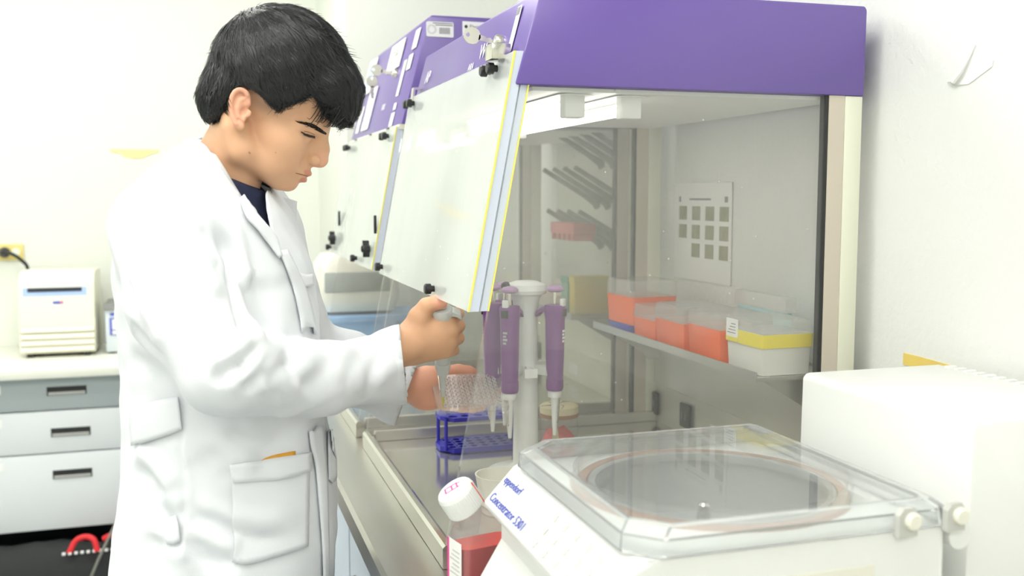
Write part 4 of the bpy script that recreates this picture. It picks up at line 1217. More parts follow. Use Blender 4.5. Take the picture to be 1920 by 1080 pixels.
def ear_sdf(q, s):
    y0 = s*90
    pts = [(466, 196), (464, 178), (455, 169), (443, 170), (435, 182), (432.5, 198), (436, 218), (443, 232), (449, 240)]
    P_ = []
    for i, (u, v) in enumerate(smooth_pts(pts, 3)):
        h = hp2(u, v, 98); P_.append((h[0], y0+s*(9 if 2 < i < 22 else 5), h[2]))
    d = chain(q, P_, [4.0]*len(P_), 2)
    c = hp2(449, 204, 92)
    # plate behind, flattened across y
    qq = q-np.array([c[0], y0+s*1.0, c[2]])
    a = math.radians(25)
    xr = qq[:, 0]*math.cos(a)+qq[:, 2]*math.sin(a); zr = -qq[:, 0]*math.sin(a)+qq[:, 2]*math.cos(a)
    Q = np.stack([xr, qq[:, 1], zr], 1)
    d = smin(d, ell(Q, (0, 0, 3), (16, 6.5, 32)), 4)
    ah = [hp2(u, v, 96) for u, v in ((460, 184), (449, 189), (445, 203), (449, 219), (456, 226))]
    d = smin(d, chain(q, [(h[0], y0+s*6.5, h[2]) for h in ah], [3.2]*5, 2), 3)
    h = hp2(450, 236, 95); d = smin(d, ell(q, (h[0], y0+s*4, h[2]), (9, 5, 8)), 4)       # lobe
    h = hp2(466, 213, 95); d = smin(d, ell(q, (h[0], y0+s*4, h[2]), (5, 5, 7)), 4)       # tragus
    h = hp2(458, 209, 95); d = smax(d, -ell(q, (h[0], y0+s*9, h[2]), (7, 8, 11)), 3)     # concha
    return d

# ---- torso frame
TT = 1.47
th = math.radians(14)
tf = np.array([math.cos(th), -math.sin(th), 0.0]); tn_ = np.array([-math.sin(th), -math.cos(th), 0.0])
rows = [(300, 335, 470, .060, .085), (340, 285, 510, .080, .130), (400, 250, 552, .108, .155), (500, 232, 578, .133, .160), (600, 240, 590, .137, .155),
        (700, 247, 600, .137, .150), (800, 250, 606, .138, .150), (900, 245, 622, .147, .160), (1000, 238, 622, .152, .170), (1080, 234, 612, .152, .178),
        (1300, 225, 620, .158, .195), (1480, 220, 620, .165, .205)]
TZ = np.array([PD((a+b_)/2, v, TT)[2] for v, a, b_, _, _ in rows])[::-1]
TC = np.array([PD((a+b_)/2, v, TT) for v, a, b_, _, _ in rows])[::-1]
TA = np.array([r[3] for r in rows])[::-1]; TB = np.array([r[4] for r in rows])[::-1]
def torso_sdf(p, grow=0.0, bot=None):
    z = p[:, 2]
    cx = np.interp(z, TZ, TC[:, 0]); cy = np.interp(z, TZ, TC[:, 1])
    a = np.interp(z, TZ, TA)+grow; b_ = np.interp(z, TZ, TB)+grow
    dx, dy = p[:, 0]-cx, p[:, 1]-cy
    q0 = (dx*tf[0]+dy*tf[1])/a; q1 = (dx*tn_[0]+dy*tn_[1])/b_
    k0 = (np.abs(q0)**2.3+np.abs(q1)**2.3)**(1/2.3)
    d = (k0-1)*np.minimum(a, b_)
    d = smax(d, z-(TZ[-1]+grow), 0.03)
    if bot is not None: d = np.maximum(d, bot-z)
    return d
SHR = PD(305, 430, 1.345); ELR = PD(420, 695, 1.262); WRR = PD(762, 655, 1.575)
SHL = PD(478, 435, 1.600); ELL_ = PD(560, 690, 1.680); WRL = PD(772, 722, 1.770)
NB = PD(405, 345, TT)
COATB = 0.50

# ---- hands (world coordinates)
def hand_right(p):
    MC = [PD(840, 600, 1.603), PD(846, 620, 1.604), PD(844, 641, 1.608), PD(836, 659, 1.614)]
    d = chain(p, [PD(715, 663, 1.545), PD(757, 651, 1.578), PD(775, 645, 1.590)], [.031, .0285, .0275], .01)
    wr = [PD(772, 630, 1.590), PD(772, 642, 1.590), PD(773, 654, 1.592), PD(776, 664, 1.594)]
    for a, b_, r0, r1 in zip(wr, MC, (.018, .019, .018, .016), (.0128, .0128, .0120, .0112)):
        d = smin(d, cone(p, a, b_, r0, r1), .012)
    d = smin(d, ell(p, PD(808, 632, 1.608), (.036, .018, .034)), .010)
    PIP = [PD(858, 588, 1.634), PD(860, 611, 1.640), PD(859, 634, 1.642), PD(850, 657, 1.642)]
    DIP = [PD(848, 592, 1.664), PD(848, 614, 1.670), PD(848, 637, 1.670), PD(841, 659, 1.664)]
    TIP = [PD(831, 597, 1.664), PD(830, 617, 1.666), PD(831, 639, 1.664), PD(828, 659, 1.656)]
    for m, a, b_, c, r in zip(MC, PIP, DIP, TIP, (.0102, .0104, .0100, .0090)):
        f = chain(p, [m, a, b_, c], [r+.0014, r, r*.9, r*.8], .004)
        d = smin(d, f, .0035)
    # thumb: along the top, tip bent over the plunger
    thp = [PD(776, 618, 1.590), PD(786, 594, 1.586), PD(800, 574, 1.582), PD(818, 567, 1.580), PD(828, 568, 1.581)]
    d = smin(d, chain(p, thp, [.021, .0165, .0128, .0112, .0100], .006), .012)
    return d
def hand_left(p):
    d = chain(p, [PD(725, 722, 1.752), PD(766, 722, 1.768), PD(785, 722, 1.778)], [.030, .0275, .026], .01)
    d = smin(d, ell(p, PD(800, 712, 1.772), (.032, .020, .022)), .012)        # thenar
    d = smin(d, ell(p, PD(803, 747, 1.782), (.034, .018, .022)), .012)        # heel of the palm
    d = smin(d, cone(p, PD(790, 728, 1.785), PD(838, 735, 1.806), .026, .020), .012)
    th_ = [PD(800, 706, 1.780), PD(830, 699, 1.800), PD(860, 695, 1.812), PD(878, 697, 1.815), PD(886, 699, 1.815)]
    d = smin(d, chain(p, th_, [.019, .0135, .0112, .0105, .0092], .006), .008)
    for (v0, v1, ln, r) in ((718, 716, 925, .0098), (733, 735, 932, .0100), (748, 752, 925, .0094), (760, 765, 905, .0084)):
        t0 = 1.800-(v0-718)*.0003
        pts = [PD(832, v0, t0), PD(868, (v0+v1)/2+2, t0+.012), PD((868+ln)/2, v1+1, t0+.014), PD(ln, v1-1, t0+.008)]
        d = smin(d, chain(p, pts, [r+.001, r, r*.92, r*.78], .004), .004)
    return d

person = thing('person', 'person in a white lab coat holding a pipette at the nearer hood', 'person', (TC[3][0], TC[3][1], 0.0))

def skin_material():
    m = bpy.data.materials.new('skin'); m.use_nodes = True
    nt = m.node_tree; p = nt.nodes['Principled BSDF']
    N = nt.nodes.new; L = nt.links.new
    at = N('ShaderNodeAttribute'); at.attribute_name = 'tint'
    tc = N('ShaderNodeTexCoord')
    n1 = N('ShaderNodeTexNoise'); n1.inputs['Scale'].default_value = 26; n1.inputs['Detail'].default_value = 5
    L(tc.outputs['Object'], n1.inputs['Vector'])
    mx = N('ShaderNodeMix'); mx.data_type = 'RGBA'
    mx.inputs['A'].default_value = srgb(211, 161, 126); mx.inputs['B'].default_value = srgb(223, 177, 143)
    L(n1.outputs['Fac'], mx.inputs['Factor'])
    sep = N('ShaderNodeSeparateColor'); L(at.outputs['Color'], sep.inputs[0])
    m2 = N('ShaderNodeMix'); m2.data_type = 'RGBA'; m2.inputs['B'].default_value = srgb(196, 116, 100)
    L(sep.outputs[0], m2.inputs['Factor']); L(mx.outputs['Result'], m2.inputs['A'])
    m3 = N('ShaderNodeMix'); m3.data_type = 'RGBA'; m3.inputs['B'].default_value = srgb(120, 100, 88)
    L(sep.outputs[1], m3.inputs['Factor']); L(m2.outputs['Result'], m3.inputs['A'])
    m4 = N('ShaderNodeMix'); m4.data_type = 'RGBA'; m4.inputs['B'].default_value = srgb(240, 172, 150)
    L(sep.outputs[2], m4.inputs['Factor']); L(m3.outputs['Result'], m4.inputs['A'])
    L(m4.outputs['Result'], p.inputs['Base Color'])
    p.inputs['Roughness'].default_value = 0.48
    p.inputs['Specular IOR Level'].default_value = 0.35
    p.inputs['Subsurface Weight'].default_value = 0.12
    p.inputs['Subsurface Radius'].default_value = (0.012, 0.005, 0.003)
    p.inputs['Subsurface Scale'].default_value = 0.6
    n2 = N('ShaderNodeTexNoise'); n2.inputs['Scale'].default_value = 900
    L(tc.outputs['Object'], n2.inputs['Vector'])
    bp_ = N('ShaderNodeBump'); bp_.inputs['Strength'].default_value = 0.06; bp_.inputs['Distance'].default_value = 0.001
    L(n2.outputs['Fac'], bp_.inputs['Height']); L(bp_.outputs[0], p.inputs['Normal'])
    MATS['skin'] = m
    return m
M_SKIN = skin_material()

def body_head(p):
    q = tohead(p)
    d = head_sdf(q)
    near = np.abs(q[:, 1]) > 60
    if near.any():
        for s in (-1, 1):
            sel = (q[:, 1]*s > 60) & (np.abs(q[:, 0]) < 60) & (np.abs(q[:, 2]) < 70)
            if sel.any(): d[sel] = smin(d[sel], ear_sdf(q[sel], s), 5)
    nk = cone(q*np.array([1, 1.06, 1]), NK0, NK1, 59, 66)
    nk = smin(nk, cone(q, (0, 50, -20), hp2(448, 385, 28), 20, 13), 20)
    nk = smin(nk, cone(q, (0, -50, -20), hp2(448, 385, -28), 20, 13), 20)
    d = smin(d, nk, 14)
    return d*HS
zneck = PD(420, 420, HT)[2]
hv, hfc = surface_net(body_head, fromhead((0, 0, 0))-np.array([.145, .12, .20]), fromhead((0, 0, 0))+np.array([.165, .12, .175]), 0.0019)
hv = relax(hv, hfc, 1, .4)
rv, rf = surface_net(hand_right, PD(770, 640, 1.60)-np.array([.09, .075, .10]), PD(800, 620, 1.60)+np.array([.10, .10, .095]), 0.0017)
rv = relax(rv, rf, 2, .5)
lv, lf = surface_net(hand_left, PD(780, 725, 1.77)-np.array([.09, .07, .08]), PD(860, 725, 1.80)+np.array([.09, .07, .07]), 0.0017)
lv = relax(lv, lf, 2, .5)
def body_core(p):
    d = torso_sdf(p, -.035)
    d = smin(d, chain(p, [SHR, ELR, PD(600, 706, 1.412), PD(690, 684, 1.50), PD(735, 662, 1.555)], [.040, .032, .028, .025, .024], .02), .02)
    d = smin(d, chain(p, [SHL, ELL_, PD(650, 692, 1.70), PD(735, 724, 1.755)], [.042, .034, .030, .025], .02), .02)
    d = smin(d, cone(p, fromhead(NK0), NB, .045, .05), .02)
    c = TC[0]
    for s in (-1, 1):
        hip = np.array([c[0]+.01, c[1], .88])+tn_*s*.070
        kn = np.array([c[0]+.02, c[1], .49])+tn_*s*.10
        an = np.array([c[0]-.01, c[1], .09])+tn_*s*.10
        d = smin(d, chain(p, [hip, kn, an, an+tf*.14-np.array([0, 0, .045])], [.070, .055, .040, .030], .03), .03)
    return d
bv, bf = surface_net(body_core, (-.28, 1.13, -.02), (.42, 1.84, 1.56), 0.011)
bv = relax(bv, bf, 1, .5)
allv = np.concatenate([hv, rv, lv, bv]); allf = np.concatenate([hfc, rf+len(hv), lf+len(hv)+len(rv), bf+len(hv)+len(rv)+len(lv)])
body = mesh_np('body', allv, allf, M_SKIN, person)
tint = np.zeros((len(allv), 4), np.float32); tint[:, 3] = 1
qh = tohead(hv)
def sm(x, a, b_): t = np.clip((x-a)/(b_-a), 0, 1); return t*t*(3-2*t)
lipd = np.minimum(ell(qh, (157, 0, -52.5), (15, 25, 8)), ell(qh, (155, 0, -68), (14, 22, 8.5)))
tint[:len(hv), 0] = sm(-lipd, -2.0, 2.5)*.62*(qh[:, 0] > 132)
hairline = [(0, 0)]
stub = np.maximum(sm(-ell(qh, hp2(500, 186, 80)*np.array([1, 0, 1]), (30, 200, 20)), -14, 8), sm(-ell(qh, hp2(468, 165, 90)*np.array([1, 0, 1]), (40, 200, 14)), -8, 8))*(np.abs(qh[:, 1]) > 40)
tint[:len(hv), 1] = np.clip(stub*.55, 0, 1)
tint[:len(hv), 2] = .35*sm(-ell(qh, (175, 0, -20), (22, 22, 20)), -8, 6)
er_ = np.minimum(ell(qh, (0, 98, 0), (36, 14, 44)), ell(qh, (0, -98, 0), (36, 14, 44)))
tint[:len(hv), 2] = np.maximum(tint[:len(hv), 2], .5*sm(-er_, -2, 6))
n0 = len(hv)+len(rv)
tint[n0:n0+len(lv), 2] = .6  # whole left hand tinted paler pink, its lighting put into the colour
dT = np.linalg.norm(rv-PD(829, 565, 1.578), axis=1)
tint[len(hv):n0, 2] = .8*sm(-dT, -.022, -.010)
ca = body.data.color_attributes.new('tint', 'FLOAT_COLOR', 'POINT')
ca.data.foreach_set('color', tint.ravel())
HBVH = BVHTree.FromPolygons([tuple(v) for v in hv], [tuple(int(i) for i in f) for f in hfc])

# thumb nail
M_NAIL = mat('nail', srgb(240, 190, 178), .25)
b = B(); bmesh.ops.create_uvsphere(b, u_segments=14, v_segments=8, radius=1)
Mn = frame(PD(824, 560.5, 1.5715), cR*1+cU*-.25, cU*.8-cF*.5) @ Matrix.Diagonal((.0075, .0052, .0018, 1))
bmesh.ops.transform(b, matrix=Mn, verts=b.verts)
obj('thumb_nail', b, M_NAIL, person)

# ---- eyes: lash line, brow, iris sliver
def on_head(u, v, off=0.0, far=False):
    """photo pixel on the near half of the head -> surface point pushed out"""
    d = Vector(ray(u, v)).normalized()
    hit = HBVH.ray_cast(Vector(CAM), d)
    if hit[0] is None: return None, None
    return np.array(hit[0]+hit[1]*off), np.array(hit[1])
def mirror(p):
    q = tohead(np.asarray(p)[None, :])[0]; q[1] *= -1
    return fromhead(q)
M_HAIR = mat('black_hair', (.007, .007, .008), .5, spec=.35)
def blades(name, roots, dirs, lens, rad, m, parent, segs=3, bend=None):
    """many thin tapering hairs in one mesh"""
    V_, F_ = [], []
    for i in range(len(roots)):
        r0 = np.asarray(roots[i]); d = np.asarray(dirs[i]); L0 = lens[i]
        a = nrm(np.cross(d, (0.3, .2, .9))); b2 = np.cross(a, d)
        base = len(V_)
        for s in range(segs):
            t = s/segs
            c = r0+d*L0*t+(bend[i]*L0*t*t if bend is not None else 0)
            rr = rad*(1-t*.8)
            for k in range(3):
                an_ = 2*math.pi*k/3
                V_.append(c+rr*(math.cos(an_)*a+math.sin(an_)*b2))
        V_.append(r0+d*L0+(bend[i]*L0 if bend is not None else 0))
        for s in range(segs-1):
            for k in range(3):
                F_.append((base+s*3+k, base+s*3+(k+1) % 3, base+s*3+3+(k+1) % 3, base+s*3+3+k))
        e = base+(segs-1)*3
        for k in range(3): F_.append((e+k, e+(k+1) % 3, base+segs*3))
    me = bpy.data.meshes.new(name)
    me.from_pydata([tuple(v) for v in V_], [], F_)
    o = finish(name, me, m, parent, 'all', None)
    if parent is not None and parent.type == 'EMPTY': o.location = -parent.location
    return o
brow_top = smooth_pts([(560, 229), (578, 231), (592, 235), (604, 243), (613, 250)], 10)
brow_bot = smooth_pts([(558, 230), (574, 235), (588, 241), (600, 248), (611, 253)], 10)
for far in (False, True):
    ro, di, ln = [], [], []
    for i in range(len(brow_top)-1):
        for k in range(6+min(i//3, 9)):
            t = random.random(); s = random.random()
            A_ = np.array(brow_top[i])*(1-s)+np.array(brow_top[i+1])*s; B_ = np.array(brow_bot[i])*(1-s)+np.array(brow_bot[i+1])*s
            pt = A_*(1-t)+B_*t
            p0, n0_ = on_head(*pt, 0.0003)
            p1, _ = on_head(pt[0]-6, pt[1]-2.2-random.random()*2, 0.0010)
            if p0 is None or p1 is None: continue
            if far: p0, p1 = mirror(p0), mirror(p1)
            d = p1-p0
            if np.linalg.norm(d) > .02 or np.linalg.norm(d) < 1e-5: continue
            ro.append(p0); di.append(nrm(d)); ln.append(.0055)
    blades('eyebrow', ro, di, ln, .00030, mat('brow_hair', (.022, .015, .012), .6, spec=.2), person)
lash = smooth_pts([(564, 247), (570, 250.5), (577, 253.5), (584, 255.5), (591, 256)], 4)
M_LASH = mat('lash_line', (.03, .02, .018), .6)
M_EYE = mat('eye_white', (.45, .40, .36), .2)
for far in (False, True):
    pts = []
    for u, v in lash:
        p0, _ = on_head(u, v, 0.0004)
        if p0 is not None: pts.append(mirror(p0) if far else p0)
    obj('eyelash_line', tube(B(), pts, [.0005]+[.0010+.0005*(k_ > len(pts)*.35) for k_ in range(len(pts)-2)]+[.0006], 6), M_LASH, person)
    ro, di, ln = [], [], []
    for u, v in smooth_pts([(568, 250), (574, 252.5), (581, 255), (590, 256.5)], 9):
        p0, _ = on_head(u, v, .0006); p1 = PD(u+2.5, v+6.5, (p0-CAM)@cF-.006) if p0 is not None else None
        if p0 is None: continue
        if far: p0, p1 = mirror(p0), mirror(p1)
        ro.append(p0); di.append(nrm(p1-p0)); ln.append(.0058)
    blades('eyelash', ro, di, ln, .00042, M_LASH, person)
    pts = []
    for u, v in smooth_pts([(570, 246), (577, 247), (585, 250), (590, 253)], 4):
        p0, _ = on_head(u, v, 0.0001)
        if p0 is not None: pts.append(mirror(p0) if far else p0)
    obj('eyelid_crease', tube(B(), pts, .0005, 6), mat('lid_crease', srgb(150, 100, 76), .6), person)
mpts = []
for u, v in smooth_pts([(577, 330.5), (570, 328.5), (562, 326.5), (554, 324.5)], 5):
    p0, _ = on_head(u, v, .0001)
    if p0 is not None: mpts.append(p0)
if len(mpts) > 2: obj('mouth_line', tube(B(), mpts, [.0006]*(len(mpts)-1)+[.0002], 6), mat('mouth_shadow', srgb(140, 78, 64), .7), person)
for (u, v, r) in ((468, 286.5, .0018), (517, 286, .0009)):
    p0, n0_ = on_head(u, v, 0.0)
    b = B(); bmesh.ops.create_uvsphere(b, u_segments=10, v_segments=6, radius=r)
    bmesh.ops.transform(b, matrix=Matrix.Translation(p0) @ frame((0, 0, 0), Vector(n0_).orthogonal(), Vector(n0_).cross(Vector(n0_).orthogonal())) @ Matrix.Diagonal((.8, 1.2, .35, 1)), verts=b.verts)
    obj('mole', b, mat('mole_brown', srgb(196, 124, 104), .5), person)

# ---- hair
HL = [(700, 250), (652, 232), (640, 234), (622, 224), (606, 206), (596, 188), (588, 178), (565, 186), (540, 196), (522, 206), (512, 200), (500, 184), (486, 172), (472, 164),
      (458, 160), (440, 164), (430, 178), (427, 200), (424, 216), (412, 231), (398, 240), (384, 240), (360, 300), (500, 420), (700, 420)]
HLq = np.array([hp2(u, v, 0 if u > 615 else (40 if u > 570 else 78))[[0, 2]] for u, v in HL])
def hair_vol(q):
    d = ell(q, (40, 0, 92), (131, 104, 126))
    d = smin(d, ell(q, (-34, 0, 10), (50, 76, 58)), 25)
    d = smin(d, ell(q, (140, 0, 110), (52, 82, 52)), 25)
    d = smin(d, ell(q, (172, 14, 78), (23, 46, 30)), 18)
    # tufts
    d = d+2.0*vnoise(q*np.array([1, 1.3, 1]), 1/34, 3)+1.0*vnoise(q, 1/14, 5)
    return d
def hair_sdf(p):
    q = tohead(p)
    d = hair_vol(q)
    pd = poly_sdf(q[:, [0, 2]], HLq)+1.5*vnoise(q, 1/9, 9)
    return smax(d, -pd, 5)*HS
ctr = fromhead((45, 0, 90))
kv, kf = surface_net(hair_sdf, ctr-np.array([.15, .115, .14]), ctr+np.array([.155, .115, .135]), 0.0026)
kv = relax(kv, kf, 1, .5)
hair = mesh_np('hair', kv, kf, M_HAIR, person)
kn_ = normals_np(kv, kf)
KBVH = BVHTree.FromPolygons([tuple(v) for v in kv], [tuple(int(i) for i in f) for f in kf])
kq = tohead(kv)
r_ = np.random.default_rng(11)
NS = 15000
sel = r_.choice(len(kv), NS, replace=len(kv) < NS)
crown = np.array([-50., 0, 178])
V_, F_ = [], []
sel = sel[kq[sel, 1] > -80]
cur = kv[sel]+r_.normal(size=(len(sel), 3))*.0008
q0 = kq[sel]
dirh = q0-crown
dirh /= np.linalg.norm(dirh, axis=1)[:, None]+1e-6
dirh = dirh*np.array([1, .8, 1])
dirh[:, 0] += np.where(q0[:, 2] > 60, .55, .1); dirh[:, 2] -= .28
dirh[q0[:, 0] > 140] += np.array([.1, 0, -.8])
# locks: neighbouring strands share a sideways swing
swing = vnoise(q0, 1/26, 31)[:, None]*np.array([.1, .5, .35])+vnoise(q0, 1/12, 32)[:, None]*np.array([.15, .1, .25])
w = (dirh+swing)@HA
w /= np.linalg.norm(w, axis=1)[:, None]
jit = r_.normal(size=(len(sel), 3))*.14
L0 = np.where(q0[:, 2] > 50, .026+.020*r_.random(len(sel)), .012+.008*r_.random(len(sel)))
def hgrad(p, e=.0015):
    d0 = hair_sdf(p)
    g = np.stack([hair_sdf(p+np.eye(3)[k]*e)-d0 for k in range(3)], 1)/e
    return d0, g/(np.linalg.norm(g, axis=1)[:, None]+1e-9)
lift = .0006+.0022*np.clip(vnoise(q0, 1/18, 33), 0, 1)+.0010*r_.random(len(sel))
P5 = [cur]
SEG = 5
for s_ in range(SEG):
    d0, g = hgrad(cur)
    d = w+jit*(.5+.3*s_)
    d = d-(d*g).sum(1)[:, None]*g*.95
    d /= np.linalg.norm(d, axis=1)[:, None]+1e-9
    cur = cur+d*(L0/SEG)[:, None]
    d0, g = hgrad(cur)
    cur = cur-g*np.clip(d0-lift*(.4+.3*s_), -.006, .004)[:, None]
    P5.append(cur)
P5 = np.stack(P5, 1)
rad = .00042+.00045*r_.random(len(sel))
d0, g0 = hgrad(P5[:, 0])
ax_ = np.cross(P5[:, -1]-P5[:, 0], g0); ax_ /= np.linalg.norm(ax_, axis=1)[:, None]+1e-9
vv = []
for s_ in range(SEG+1):
    rr = (rad*(1-.8*s_/SEG))[:, None]
    vv += [P5[:, s_]-ax_*rr, P5[:, s_]+g0*rr*.8, P5[:, s_]+ax_*rr]
VV = np.stack(vv, 1).reshape(-1, 3)
V_ = list(VV)
per = 3*(SEG+1)
pat = [(s_*3+k, s_*3+k+1, s_*3+k+4, s_*3+k+3) for s_ in range(SEG) for k in range(2)]
F_ = [tuple(b0+x for x in f) for b0 in range(0, len(VV), per) for f in pat]
def wisp(pts, rad):
    base = len(V_)
    n2 = len(pts)
    for s, c in enumerate(pts):
        d0 = nrm(np.asarray(pts[min(s+1, n2-1)])-np.asarray(pts[max(s-1, 0)]))
        a = nrm(np.cross(d0, hn)); b2 = np.cross(a, d0)
        rr = rad*(1-.85*s/(n2-1))
        V_.extend([c+a*rr, c-a*rr*.5+b2*rr*.8, c-a*rr*.5-b2*rr*.8])
    for s in range(n2-1):
        for k in range(3): F_.append((base+s*3+k, base+s*3+(k+1) % 3, base+s*3+3+(k+1) % 3, base+s*3+3+k))
for k in range(260):                                   # fringe locks curling over the forehead
    y = r_.uniform(-70, 75)
    u0 = r_.uniform(592, 660); v0 = 150+r_.uniform(0, 40)
    end = (u0+r_.uniform(-26, 6), v0+r_.uniform(30, 62))
    if end[1] > 236+(u0-640)*.1: end = (end[0], 236)
    mid = ((u0+end[0])/2+r_.uniform(2, 14), (v0+end[1])/2)
    cpts = []
    for (u, v) in smooth_pts([(u0, v0), mid, end, (end[0]-r_.uniform(2, 9), end[1]-r_.uniform(-3, 4))], 3):
        yy = y*(1.0 if u < 640 else .75)
        cpts.append(fromhead(hp2(u, v, yy)))
    wisp(cpts, .0011+.0007*r_.random())
for k in range(420):                                   # loose tufts standing off the outline
    i = sel[k]
    q = kq[i]
    if q[2] < 70 or abs(q[1]) > 70 or q[0] > 150: continue
    w = nrm(nrm((q-crown)*np.array([1, .6, 1])+np.array([30., 0, 10]))@HA+kn_[i]*.55+r_.normal(size=3)*.25)
    L0 = .006+.009*r_.random()
    wisp([kv[i], kv[i]+w*L0*.5, kv[i]+w*L0+hf*.004], .0006)
for (a0, a1) in zip(range(0, 240), range(240)):        # ragged hairline strands
    t = r_.random()*13
    k = 5+int(t); f = t-int(t)
    if k >= len(HL)-5: continue
    u = HL[k][0]*(1-f)+HL[k+1][0]*f; v = HL[k][1]*(1-f)+HL[k+1][1]*f
    p0, n0_ = on_head(u+r_.uniform(-3, 3), v-4, .0015)
    p1, n1_ = on_head(u+r_.uniform(0, 7), v+r_.uniform(2, 8), .0008)
    if p0 is None or p1 is None or np.linalg.norm(p1-p0) > .03: continue
    wisp([p0, (p0+p1)/2+n0_*.0008, p1], .0006)
me = bpy.data.meshes.new('hair_strands')
me.from_pydata([tuple(v) for v in V_], [], F_)
hs = finish('hair_strands', me, mat('hair_strand', (.010, .010, .011), .38, spec=.5), hair, 'all', None)
hs['kind'] = 'stuff'

# ---- dark t-shirt
M_NAVY = mat('navy_cotton', srgb(26, 32, 62), .85, bump=.2, bscale=400)
def tee(p):
    d = torso_sdf(p, -.019, bot=.95)
    nkc = cone(p, fromhead(NK0), fromhead(NK1), .058, .067)
    d2 = np.maximum(nkc, -(p-PD(470, 353, HT))@nrm(np.array(PD(440, 300, HT)-PD(420, 390, HT)))*-1)
    return smin(d, d2, .02)
tv, tfc = surface_net(tee, (-.25, 1.20, .93), (.36, 1.78, 1.50), .006)
tv = relax(tv, tfc, 2, .5)
tshirt = mesh_np('t_shirt', tv, tfc, M_NAVY, person)
# ---- trousers
def trousers(p):
    d = None
    c = TC[0]
    for s in (-1, 1):
        hip = np.array([c[0]+.015, c[1], .90])+tn_*s*.070
        kn = np.array([c[0]+.02, c[1], .49])+tn_*s*.10
        an = np.array([c[0]-.01, c[1], .075])+tn_*s*.10
        e = chain(p, [hip, kn, an], [.088, .076, .066], .03)
        d = e if d is None else smin(d, e, .03)
    return np.maximum(np.maximum(d, .055-p[:, 2]), p[:, 2]-.95)
jv, jf = surface_net(trousers, (-.25, 1.18, .03), (.36, 1.80, .98), .010)
jv = relax(jv, jf, 2, .5)
mesh_np('trousers', jv, jf, mat('dark_trousers', (.015, .016, .02), .8), person)
for s in (-1, 1):
    c = np.array([TC[0][0]-.01, TC[0][1], 0])+tn_*s*.10
    def shoe(p, c=c):
        d = cone(p, c+tf*-.04+np.array([0, 0, .045]), c+tf*.17+np.array([0, 0, .035]), .045, .036)
        return np.maximum(d, .002-p[:, 2])
    sv, sf = surface_net(shoe, c-np.array([.14, .16, .02]), c+np.array([.25, .16, .12]), .008)
    mesh_np('shoe', relax(sv, sf, 1), sf, M_BLACK, person)

# ---- white lab coat
M_COAT = mat('white_cotton', (.75, .765, .80), .85, spec=.2, bump=.12, bscale=700)
CUR = PD(756, 681, 1.560); CUL = PD(752, 735, 1.756)
def sleeve_r(p):
    return chain(p, [SHR, PD(348, 580, 1.292), PD(424, 694, 1.262), PD(600, 712, 1.410), CUR, PD(800, 676, 1.595)], [.068, .066, .054, .0475, .0560, .057], .03)
def sleeve_l(p):
    return chain(p, [SHL, ELL_, PD(650, 690, 1.70), CUL, PD(790, 748, 1.785)], [.074, .070, .058, .052, .052], .03)
def coat_sdf(p):
    d = torso_sdf(p, .004)
    d = smin(d, cone(p, NB+tn_*.045, SHR-tn_*.01, .066, .070), .03)
    d = smin(d, cone(p, NB-tn_*.045, SHL+tn_*.01, .066, .070), .03)
    d = smin(d, sleeve_l(p), .02)
    d = smin(d, sleeve_r(p), .008)
    return d
cv_, cf_ = surface_net(coat_sdf, (-.30, 1.12, COATB), (.46, 1.86, 1.56), .0055)
cv_ = relax(cv_, cf_, 2, .5)
CN = normals_np(cv_, cf_)
CB0 = BVHTree.FromPolygons([tuple(v) for v in cv_], [tuple(int(i) for i in f) for f in cf_])
def on_coat(u, v, bvh, off=0.0, tfall=None):
    d = Vector(ray(u, v)); L0 = d.length
    hit = bvh.ray_cast(Vector(CAM), d.normalized())
    if hit[0] is None:
        return None if tfall is None else PD(u, v, tfall)
    return np.array(hit[0]+hit[1]*off)
disp = .0022*vnoise(cv_*np.array([1, 1, .55]), 9, 21)+.0010*vnoise(cv_, 22, 22)
